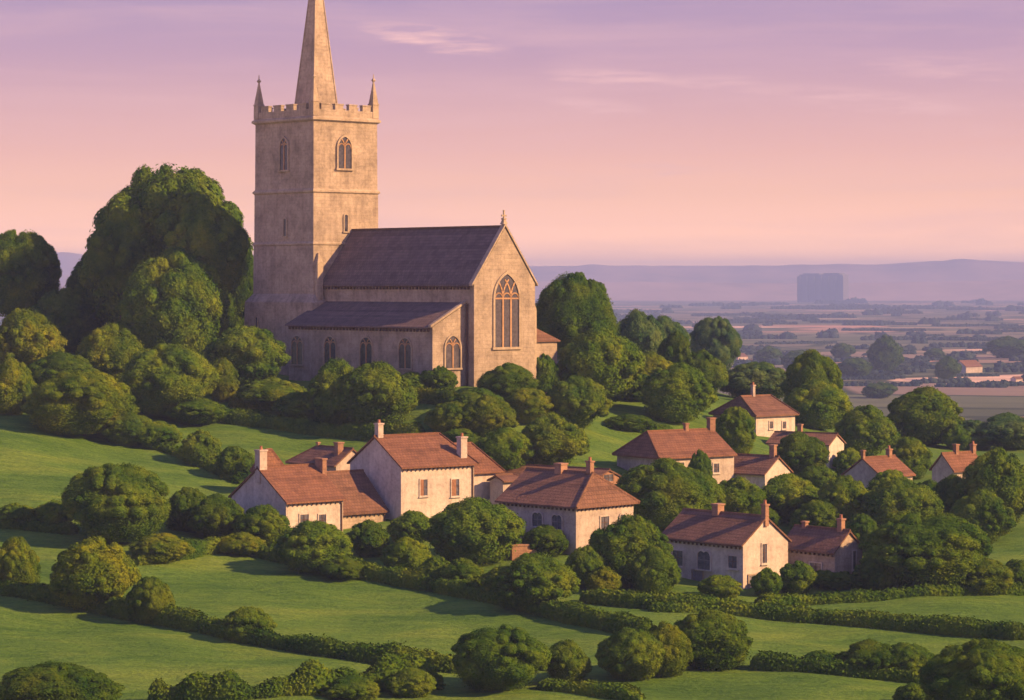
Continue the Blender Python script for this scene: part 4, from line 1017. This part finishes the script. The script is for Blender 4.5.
T_, S_ = 'tree', 'shrub'
PLANTS = [
    # upper left, west of the tower
    (T_, 170, 167, 325, 158, 'huge spreading tree beside the church tower, the largest tree of all', 'd', 285),
    (T_, 110, 240, 360, 78, 'dark tree filling the west side beneath the huge spreading tree', 'x', 292),
    (T_, 207, 203, 335, 78, 'rounded tree merging into the tower side of the huge spreading tree', 'm', 277),
    (T_, 122, 212, 345, 66, 'rounded tree merging into the outer side of the huge spreading tree', 'd', 279),
    (T_, 228, 232, 350, 60, 'dark tree squeezed between the huge spreading tree and the church tower', 'x', 283),
    (T_, 20, 231, 345, 76, 'tall dark rounded tree cut by the left edge, against the sky', 'd', 290),
    (T_, 62, 288, 350, 64, 'low dark tree in the dip below the gap of distant hills', 'x', 282),
    (T_, 174, 248, 352, 104, 'mid green tree standing directly in front of the huge spreading tree', 'm', 268),
    (T_, 24, 309, 395, 72, 'olive tree below the tall rounded tree at the left edge', 'o', 258),
    (S_, 10, 358, 415, 48, 'olive bush at the left edge above the sloping meadow', 'o', None),
    (T_, 110, 324, 395, 66, 'small rounded tree left of the broad tree above the meadow hedge', 'o', 256),
    (T_, 166, 344, 420, 94, 'broad rounded tree on the hedge line below the huge tree', 'm', None),
    (T_, 78, 371, 438, 104, 'wide low tree with olive top at the upper edge of the sloping meadow', 'o', None),
    (T_, 246, 326, 400, 80, 'rounded tree hiding the foot of the church tower', 'm', 254),
    (S_, 222, 358, 402, 32, 'narrow upright bush between the broad tree and the tree at the tower foot', 'o', None),
    (S_, 128, 412, 445, 52, 'small bush where the meadow meets the wide olive topped tree', 'm', None),
    (S_, 157, 421, 450, 46, 'dark small bush on the upper meadow edge, west of two rounded bushes', 'm', None),
    (S_, 201, 430, 466, 42, 'rounded bush on the upper hedge, upper one of the pair left of the shed', 'm', None),
    (S_, 235, 446, 480, 40, 'dark bush on the upper hedge, lower one of the pair left of the shed', 'd', None),
    (S_, 60, 352, 392, 70, 'dark undergrowth bush in the hollow between the olive trees at the left edge', 'd', None),
    (S_, 196, 398, 426, 62, 'low dark bush between the broad hedge tree and the hedge below the tower', 'd', None),
    (S_, 270, 378, 410, 70, 'wide low bush at the foot of the tower bank', 'm', None),
    (S_, 300, 392, 424, 56, 'low dark bush left of the dark rounded aisle tree', 'd', None),
    # below the church
    (T_, 338, 359, 432, 62, 'dark rounded tree in front of the church aisle windows', 'd', None),
    (T_, 376, 362, 434, 76, 'brighter rounded tree right of the dark one before the church aisle', 'm', None),
    (S_, 438, 365, 394, 38, 'small dark bush under the aisle end window of the church', 'd', None),
    (S_, 412, 372, 398, 44, 'low bush at the foot of the church aisle wall', 'm', None),
    (S_, 508, 363, 402, 58, 'rounded bush under the great east window', 'd', None),
    (S_, 478, 388, 420, 56, 'low bush on the bank below the east gable corner', 'm', None),
    (T_, 544, 354, 395, 30, 'slender small tree against the vestry wall', 'd', None),
    (T_, 577, 376, 432, 64, 'rounded tree below the vestry on the bank', 'm', None),
    (T_, 574, 273, 350, 82, 'tall dark tree right behind the church east end', 'd', 272),
    (T_, 600, 328, 398, 82, 'large light green tree just right of the church', 'l', 257),
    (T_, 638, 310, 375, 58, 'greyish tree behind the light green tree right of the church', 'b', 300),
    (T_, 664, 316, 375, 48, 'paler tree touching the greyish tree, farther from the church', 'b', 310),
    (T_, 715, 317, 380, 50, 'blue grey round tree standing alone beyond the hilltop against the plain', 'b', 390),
    (T_, 676, 331, 392, 40, 'small very dark tree on the crest between greyish and light trees', 'x', 282),
    (T_, 704, 350, 400, 46, 'small light tree on the crest behind the clustered eastern trees', 'm', 282),
    (T_, 650, 352, 404, 50, 'olive tree wedged between the two large light trees right of the church', 'o', 270),
    (T_, 679, 363, 424, 70, 'large light green round tree above the wide hip roofed cottage', 'l', None),
    (S_, 640, 374, 420, 42, 'dark bush beside the small lit meadow east of the church', 'd', 262),
    (T_, 552, 413, 472, 70, 'round tree in the middle meadow behind the barn', 'm', None),
    (T_, 506, 428, 476, 62, 'light tree behind the farmhouse wing', 'l', None),
    (S_, 487, 396, 440, 58, 'olive bush on the bank between church and farmhouse', 'o', None),
    (S_, 528, 388, 424, 50, 'olive bush on the bank below the great east window', 'o', None),
    (S_, 630, 414, 430, 50, 'low dark bush beside the meadow above the wide cottage', 'd', None),
    (S_, 460, 428, 448, 40, 'small dark bush above the farmhouse roof ridge', 'd', None),
    # east
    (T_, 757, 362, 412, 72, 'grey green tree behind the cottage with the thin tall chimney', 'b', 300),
    (T_, 813, 350, 405, 56, 'tall light tree rising over the eastern houses against the plain', 'm', 290),
    (T_, 818, 380, 424, 66, 'rounded tree in front of the tall light eastern tree', 'l', 277),
    (T_, 736, 407, 458, 42, 'light round tree between the wide cottage and the thin chimney cottage', 'l', None),
    (T_, 801, 432, 478, 54, 'dark round tree in front of the cottage with bright east gable', 'd', None),
    (T_, 868, 405, 458, 58, 'rounded tree above the cottage with the lit orange roof', 'm', None),
    (T_, 925, 387, 452, 72, 'large round tree on the eastern skyline, tallest there', 'm', 285),
    (S_, 957, 425, 455, 30, 'small bush at the right foot of the large eastern skyline tree', 'm', 282),
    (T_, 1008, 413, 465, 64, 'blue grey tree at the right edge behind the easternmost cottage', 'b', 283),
    (T_, 910, 437, 480, 44, 'small light tree between the two orange roofed eastern cottages', 'l', None),
    (T_, 850, 448, 476, 32, 'small light bushy tree right of the bright east gable', 'l', None),
    (T_, 664, 459, 530, 96, 'broad dark green tree in front of the wide hip roofed cottage', 'm', None),
    (S_, 700, 450, 484, 26, 'small bush against the wall of the wide hip roofed cottage', 'd', 224),
    (T_, 702, 474, 520, 50, 'dark light-topped tree just behind the squat chimney of the cream cottage', 'm', None),
    (S_, 878, 556, 594, 50, 'dark bush at the west foot of the biggest eastern tree', 'd', None),
    (T_, 738, 477, 524, 58, 'left light tree of the row behind the cream cottage', 'l', None),
    (T_, 789, 474, 524, 68, 'right light tree of the row behind the cream cottage', 'l', None),
    (T_, 845, 476, 532, 58, 'light tree above the smaller stone cottage chimney', 'l', None),
    (T_, 903, 478, 540, 76, 'dark rounded tree above the biggest eastern tree', 'm', None),
    (T_, 957, 475, 530, 52, 'dark tree below the easternmost cottage', 'd', None),
    (T_, 1001, 449, 532, 78, 'tall dark tree at the right edge below the blue grey tree', 'm', None),
    (T_, 984, 490, 545, 62, 'rounded light tree before the tall dark right edge tree', 'm', None),
    (T_, 930, 513, 592, 124, 'biggest eastern tree, a wide dome right of the stone cottage', 'd', None),
    (T_, 862, 514, 556, 36, 'small light tree peeping behind the stone cottage gable', 'm', None),
    (S_, 985, 558, 594, 60, 'olive bush right of the biggest eastern tree beside the lit meadow', 'm', None),
    (S_, 1018, 560, 594, 40, 'dark bush at the right edge on the hedge line', 'd', None),
    (S_, 858, 458, 490, 42, 'low bush left of the shaded gable of the lit orange roof', 'm', None),
    (S_, 818, 466, 498, 44, 'dark low bush below the bright east gable', 'd', None),
    (T_, 972, 420, 466, 50, 'dull green tree behind the two short chimneys of the easternmost cottage', 'b', 284),
    (S_, 566, 394, 428, 44, 'dark bush beside the round tree on the bank below the vestry', 'd', None),
    (S_, 452, 402, 440, 52, 'broad olive bush on the bank behind the farmhouse ridge', 'o', None),
    (S_, 758, 505, 532, 48, 'dark bush behind the gable chimney of the cream cottage', 'd', None),
    (S_, 818, 500, 536, 52, 'rounded bush behind the roof ridge of the stone cottage', 'm', None),
    (S_, 700, 500, 545, 46, 'dark bush at the foot of the broad dark green tree', 'd', 208),
    (S_, 590, 478, 505, 40, 'small bush hiding the corner of the low barn', 'm', 212),
    (S_, 640, 470, 505, 48, 'light bush beside the barn end wall', 'l', 216),
    (S_, 892, 470, 510, 48, 'light bush before the lit orange roof and the dark rounded tree', 'l', None),
    (S_, 930, 480, 515, 46, 'dark bush under the shaded gable of the easternmost cottage', 'd', None),
    (S_, 342, 556, 580, 46, 'low bush right of the rounded tree before the low cottage', 'd', None),
    (S_, 436, 556, 588, 40, 'low dark bush between two round bushes on the middle hedge', 'd', None),
    (S_, 500, 566, 600, 42, 'low bush left of the rounded tree that overlaps the middle hedge', 'o', None),
    # village gardens
    (T_, 630, 515, 588, 82, 'dark rounded tree between the hip roofed and the cream cottage', 'd', None),
    (S_, 655, 546, 594, 52, 'rounded bush against the west wall of the cream cottage', 'm', None),
    (S_, 586, 546, 588, 42, 'small round bush left of the dark tree by the cream cottage', 'm', None),
    (T_, 535, 553, 612, 80, 'rounded tree overlapping the middle hedge below the hip roofed cottage', 'm', None),
    (S_, 545, 525, 558, 46, 'bush under the arched windows of the hip roofed cottage', 'd', None),
    (T_, 475, 498, 567, 92, 'broad tree hiding the front of the tall farmhouse', 'm', None),
    (S_, 462, 558, 590, 44, 'round bush on the middle hedge below the broad farmhouse tree', 'm', None),
    (S_, 407, 537, 575, 50, 'round light bush below the farmhouse gable', 'l', None),
    (S_, 411, 511, 545, 44, 'bush at the corner of the tall farmhouse', 'm', None),
    (S_, 367, 520, 557, 44, 'round bush in front of the low cottage wing', 'd', None),
    (T_, 313, 521, 574, 72, 'rounded tree in front of the low cottage windows', 'm', None),
    (T_, 262, 505, 550, 54, 'rounded tree below the shaded gable of the low cottage', 'd', None),
    (S_, 720, 575, 598, 42, 'clipped round bush by the cream cottage front wall', 'm', None),
    (S_, 767, 568, 597, 30, 'small dark bush under the lit gable of the cream cottage', 'd', None),
    (S_, 798, 561, 594, 38, 'bush between the cream cottage and the stone cottage', 'm', None),
    (S_, 832, 569, 588, 52, 'low bush along the foot of the stone cottage', 'm', None),
    (S_, 604, 566, 594, 36, 'low bush at the hedge end beside the dark garden tree', 'o', None),
    # the west meadow
    (T_, 113, 464, 545, 102, 'lone broad tree in the west meadow, dark on its shaded side', 'm', None),
    (S_, 187, 487, 532, 46, 'dark bush right of the lone broad meadow tree', 'd', None),
    (T_, 216, 494, 542, 54, 'small rounded tree beside the low cottage gable', 'd', None),
    (S_, 15, 503, 527, 40, 'low bush on the meadow edge at the left border', 'm', None),
    (S_, 52, 500, 528, 38, 'low bush on the meadow edge left of the lone broad tree', 'm', None),
    (S_, 160, 533, 562, 60, 'olive bush at the bend of the middle hedge', 'o', None),
    (S_, 240, 532, 556, 48, 'low olive bush in the middle hedge under the small gable tree', 'o', None),
    # foreground
    (S_, 14, 537, 592, 48, 'large olive bush at the left edge on the lower hedge', 'o', None),
    (T_, 92, 538, 612, 86, 'big olive topped tree on the lower hedge in the near west', 'o', None),
    (S_, 149, 577, 624, 46, 'dark bush next to the big olive topped hedge tree', 'd', None),
    (S_, 247, 607, 642, 52, 'solitary bush on the lower hedge in the middle of its length', 'm', None),
    (T_, 52, 663, 722, 122, 'dark tree crown in the bottom left corner', 'd', None),
    (T_, 500, 627, 692, 96, 'large dark tree at the joint of the near hedges', 'd', None),
    (S_, 567, 640, 683, 46, 'round bush right of the large dark hedge joint tree', 'm', None),
    (T_, 632, 628, 682, 66, 'rounded tree left half of the twin by the dark domed tree', 'm', None),
    (T_, 666, 622, 676, 52, 'rounded tree right half of the twin by the dark domed tree', 'o', None),
    (T_, 710, 609, 670, 84, 'dark domed tree on the near hedge below the cream cottage', 'd', None),
    (S_, 825, 650, 670, 44, 'small low bush on the near eastern hedge', 'm', None),
    (S_, 872, 640, 676, 62, 'left bush of the joined pair on the near eastern hedge', 'd', None),
    (S_, 908, 643, 677, 60, 'right bush of the joined pair on the near eastern hedge', 'm', None),
    (T_, 988, 640, 722, 116, 'large dark tree crown in the bottom right corner', 'd', None),
    (S_, 915, 683, 706, 40, 'small dark bush left of the bottom right corner tree', 'd', None),
    (S_, 410, 668, 697, 50, 'low bush on the bottom hedge left of the large dark tree', 'm', None),
    (S_, 350, 676, 700, 56, 'low bush on the bottom hedge above the lower frame edge', 'm', None),
]
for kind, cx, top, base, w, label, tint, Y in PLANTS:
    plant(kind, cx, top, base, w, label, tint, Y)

def hedge(pts, label, h=1.3, wd=1.2, leaf=0.10, dens=115, tint='m', seed=1, lumps=0.28):
    h *= .9
    g = np.random.default_rng(seed)
    W3 = [at(*p) for p in pts]
    seg = [0.0]
    for a, b in zip(W3, W3[1:]): seg.append(seg[-1] + math.hypot(b.x - a.x, b.y - a.y))
    Lh = seg[-1]; n = max(8, int(Lh / 0.45)); s = np.linspace(0, Lh, n)
    x = np.interp(s, seg, [p.x for p in W3]); y = np.interp(s, seg, [p.y for p in W3])
    x = smooth1(x, 3, 0); y = smooth1(y, 3, 0)
    tx, ty = np.gradient(x), np.gradient(y); tl = np.hypot(tx, ty); nx, ny = -ty / tl, tx / tl
    lump = 1 + lumps * (0.5 * np.sin(s * 1.1 + seed) + 0.3 * np.sin(s * 2.7 + 2 * seed) + 0.35 * np.sin(s * 0.31 + seed * 3)) * 0.8
    lump *= np.clip(np.minimum(s, Lh - s) / 0.8, 0.25, 1) ** .5
    prof = [(-0.5, 0.0), (-0.52, 0.45), (-0.42, 0.82), (-0.18, 0.98), (0.18, 0.98), (0.42, 0.82), (0.52, 0.45), (0.5, 0.0)]
    org = np.array((x[n // 2], y[n // 2], gz(x[n // 2], y[n // 2])))
    def surf(si, u):           # si: index along (float), u: 0..7 round the profile
        X = np.interp(si, np.arange(n), x); Yv = np.interp(si, np.arange(n), y); lm = np.interp(si, np.arange(n), lump)
        a = np.interp(u, np.arange(8), [p[0] for p in prof]); z = np.interp(u, np.arange(8), [p[1] for p in prof])
        NX = np.interp(si, np.arange(n), nx); NY = np.interp(si, np.arange(n), ny)
        PX, PY = X + NX * a * wd * lm, Yv + NY * a * wd * lm
        out = np.stack([NX * np.sign(a) * np.abs(a) * 2, NY * np.sign(a) * np.abs(a) * 2, (z - 0.35) * 1.6], -1)
        return np.stack([PX, PY, ground_z(PX, PY) - 0.12 + z * h * lm], -1), out / (np.linalg.norm(out, axis=1)[:, None] + 1e-6)
    m = int(Lh * (2 * h + wd) * dens); si = g.uniform(0, n - 1, m); u = g.uniform(0, 7, m)
    P, o = surf(si, u); P += o * np.where(g.uniform(size=m) < .15, np.abs(g.normal(0, .10, m)), g.normal(0, 0.05, m))[:, None]
    V, Q = leaves(P, o, leaf, g, 0.4)
    I, U = np.meshgrid(np.arange(n), np.arange(8), indexing='ij')
    Pc, oc = surf(I.ravel().astype(float), U.ravel().astype(float)); Pc = Pc - oc * 0.08
    i = np.arange(n - 1)[:, None] * 8 + np.arange(7)[None, :]
    Qc = np.stack([i, i + 1, i + 9, i + 8], -1).reshape(-1, 4) + len(V)
    caps = np.array([list(range(8)), list(range((n - 1) * 8, n * 8))]) + len(V)
    VV = np.concatenate([V, Pc]) - org
    ob = link('hedge', fast_mesh('hedge', VV, [np.concatenate([Q, Qc]), caps], M['leaf']), None, Vector(org))
    c = TINT[tint]; ob.color = (*c, 1); tag(ob, label, 'hedge', 'hedges dividing the fields')

hedge([(-12, 592), (60, 604), (100, 612), (170, 625), (240, 641), (330, 657), (420, 669), (470, 674)], 'long lower hedge slanting down from the left edge to the large dark tree', seed=1, tint='d', h=1.25)
hedge([(130, 566), (190, 556), (235, 550), (290, 563), (350, 575), (420, 588), (500, 604), (560, 619), (620, 632), (660, 640)], 'middle hedge running below the village from the west bend to the twin trees', seed=2, h=1.25)
hedge([(140, 703), (250, 700), (330, 694), (400, 689), (450, 688)], 'bottom hedge leading along the lower frame edge to the large dark tree', seed=3, h=1.7, tint='d', lumps=.7)
hedge([(575, 601), (660, 609), (740, 615), (850, 625), (940, 633), (1036, 640)], 'straight trimmed hedge running east below the cream cottage', seed=4, h=1.15, tint='m', lumps=.18)
hedge([(750, 606), (800, 605), (880, 600), (960, 595), (1036, 594)], 'thin dark hedge between the garden of the stone cottage and the eastern meadow', seed=5, h=.9, tint='d')
hedge([(640, 610), (700, 613), (752, 607)], 'short hedge stub joining the cream cottage garden to the trimmed hedge', seed=6, h=.7)
hedge([(744, 668), (800, 671), (850, 676), (900, 680), (935, 684)], 'near eastern hedge with low bushes, right of the dark domed tree', seed=7, h=1.1, tint='d')
hedge([(530, 688), (590, 693), (650, 702)], 'short near hedge trailing from the large dark tree to the bottom edge', seed=8, h=.8)
hedge([(205, 420), (240, 424), (300, 432), (360, 438), (430, 443)], 'hedge under the church bank from the narrow bush to the farmhouse roof', seed=9, h=1.5, tint='m')
hedge([(225, 405), (270, 410), (310, 414)], 'olive hedge on the bank below the church tower', seed=10, h=1.3, tint='o')
hedge([(385, 398), (430, 402), (470, 412), (510, 424)], 'olive hedge slanting down the bank below the church east end', seed=11, h=1.5, tint='o')
hedge([(-10, 527), (40, 530), (85, 534)], 'low hedge at the bottom of the upper west meadow', seed=12, h=.9, tint='d')
hedge([(140, 442), (180, 456), (220, 474), (246, 486)], 'low hedge along the upper edge of the sloping meadow', seed=13, h=.8, tint='m')
hedge([(600, 425), (640, 433), (676, 432)], 'low hedge across the small meadow above the wide cottage', seed=14, h=.9, tint='d')

# ------------------------------------------------------------------ the plain
def build_plain():
    FZ = lambda py: CAMZ * F / (py - HY)
    far = [(769, 346, 364, 26, 'dark round tree on the plain, left of three in a row'), (798, 350, 372, 32, 'dark tree on the plain beside the tall light eastern tree'),
           (843, 343, 358, 24, 'small hazy tree on the plain between the dark row and the round tree'), (886, 335, 372, 34, 'tall round hazy tree standing alone on the plain'),
           (1008, 336, 358, 46, 'wide hazy tree on the plain at the right edge'), (855, 358, 378, 34, 'low hazy tree on the plain left below the tall round one'),
           (948, 356, 380, 26, 'small hazy tree on the plain beside the pink farm roof'), (880, 382, 398, 34, 'low bushy tree on the near plain above the eastern trees'),
           (935, 348, 360, 20, 'small hazy tree on the plain right of the tall round one')]
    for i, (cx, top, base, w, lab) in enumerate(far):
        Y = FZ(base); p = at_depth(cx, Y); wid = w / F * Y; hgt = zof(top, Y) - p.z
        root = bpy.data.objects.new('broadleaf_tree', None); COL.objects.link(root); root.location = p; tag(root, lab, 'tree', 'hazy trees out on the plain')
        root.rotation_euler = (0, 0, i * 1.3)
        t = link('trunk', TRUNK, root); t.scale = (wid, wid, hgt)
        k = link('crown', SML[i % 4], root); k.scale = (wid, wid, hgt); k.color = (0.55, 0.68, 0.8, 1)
    for (px, py, w, h, mat, lab) in ((966, 373, 30, 13, 'red_tile', 'far farmhouse with a pink lit roof on the plain right of the small hazy tree'),
                                     (738, 360, 18, 7, 'brown_tile', 'far barn with reddish roof beside the blue grey hilltop tree'),
                                     (1016, 382, 12, 6, 'brown_tile', 'tiny far cottage on the plain near the right edge'),
                                     (765, 372, 11, 8, 'red_tile', 'tiny far cottage with pale wall behind the grey green tree')):
        Y = FZ(py); hh = House('farmhouse', lab, 'house', px, py, 40, Y=Y)
        hh.block(0, 0, px + w * .55, px - w * .45, py - h * .45, py - h, 'r', (0, 0), M['plaster'], M[mat], tails=False)
    # block-shaped works on the horizon
    Y = FZ(302.5); p = at_depth(838, Y)
    b = House('power_station', 'massive pale grey block shaped building standing alone far out on the plain', 'building', 842.5, 302.5, 12, Y=Y)
    A = len_to_px(b.p, b.r, 848.5); Hh = zof(274.5, Y); Lf = len_to_px(b.p, b.l, 799)
    # main hall: the long face looks left of us
    b.al = math.radians(70); b.root.rotation_euler = (0, 0, b.al); b.r = Vector((math.cos(b.al), math.sin(b.al), 0)); b.l = Vector((-math.sin(b.al), math.cos(b.al), 0))
    A = len_to_px(b.p, b.r, 848.5); Lf = len_to_px(b.p, b.l, 799)
    m = MB(); m.box(0, A, 0, Lf, -1, Hh); m.build('hall', M['concrete'], b.root)
    n = 6; m = MB()
    for k in range(n + 1):
        y = Lf * k / n; m.box(-7.0, -0.05, y - 3.2, y + 3.2, -1, Hh - 4)
    m.build('ribs', M['concrete'], b.root)
    m = MB(); m.box(4, A - 4, Lf * .08, Lf * .45, Hh, Hh + 4); m.box(4, A - 4, Lf * .55, Lf * .92, Hh, Hh + 3); m.build('roof_plant', M['concrete'], b.root)
    # far woods and hedgerows that read as one mass
    g = np.random.default_rng(5); Vs, Qs = [], []; off = 0; n_str = 560; Cv, Cq, Ct = [], [], []
    for k in range(n_str):
        Y = 1 / g.uniform(1 / 7300, 1 / 1100); X0 = g.uniform(-0.24, 0.24) * Y
        clump = g.random() < .45; ln = (g.uniform(6, 22) if clump else g.uniform(14, 90)) / F * Y; ht = g.uniform(1.6, 4.2) * (0.5 + Y / 3600) * (1.5 if clump else .9); dp = g.uniform(4, 16) * (0.5 + Y / 3000)
        tilt = g.normal(0, .35)
        cs = 1.7 / F * Y
        nb = max(2, int(ln / (ht * 1.3)))
        for q in range(nb):
            t = (q + .5) / nb - .5; cx, cy = X0 + t * ln, Y + t * ln * tilt; r = ht * g.uniform(.55, 1.0)
            nz = 1 + 0.1 * np.sin(SV[:, 0] * 7 + q) * np.sin(SV[:, 1] * 8 + SV[:, 2] * 6)
            Wv = SV * nz[:, None] * np.array((max(r, ln / nb * .62), max(dp * .5, r * .7), r)); Wv[:, 2] = np.maximum(Wv[:, 2], -.2)
            Wv += np.array((cx, cy, 0)); Vs.append(Wv); Qs.append(SQ + off); Ct.append(ST + off); off += len(SV)
            m_ = int(min(140, 26 + ln / nb * r / cs / cs)); d = g.normal(size=(m_, 3)); d[:, 2] = np.abs(d[:, 2]); d /= np.linalg.norm(d, axis=1)[:, None]
            P = d * np.array((max(r, ln / nb * .62), max(dp * .5, r * .7), r)) * g.uniform(.95, 1.15, m_)[:, None] + np.array((cx, cy, 0))
            V, Q = leaves(P, d, cs, g); Vs.append(V); Qs.append(Q + off); off += len(V)
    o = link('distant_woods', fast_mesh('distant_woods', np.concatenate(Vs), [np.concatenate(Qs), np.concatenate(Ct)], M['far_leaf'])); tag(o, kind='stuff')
    o['label'] = 'hazy hedgerows and small woods spread over the far plain'
build_plain()
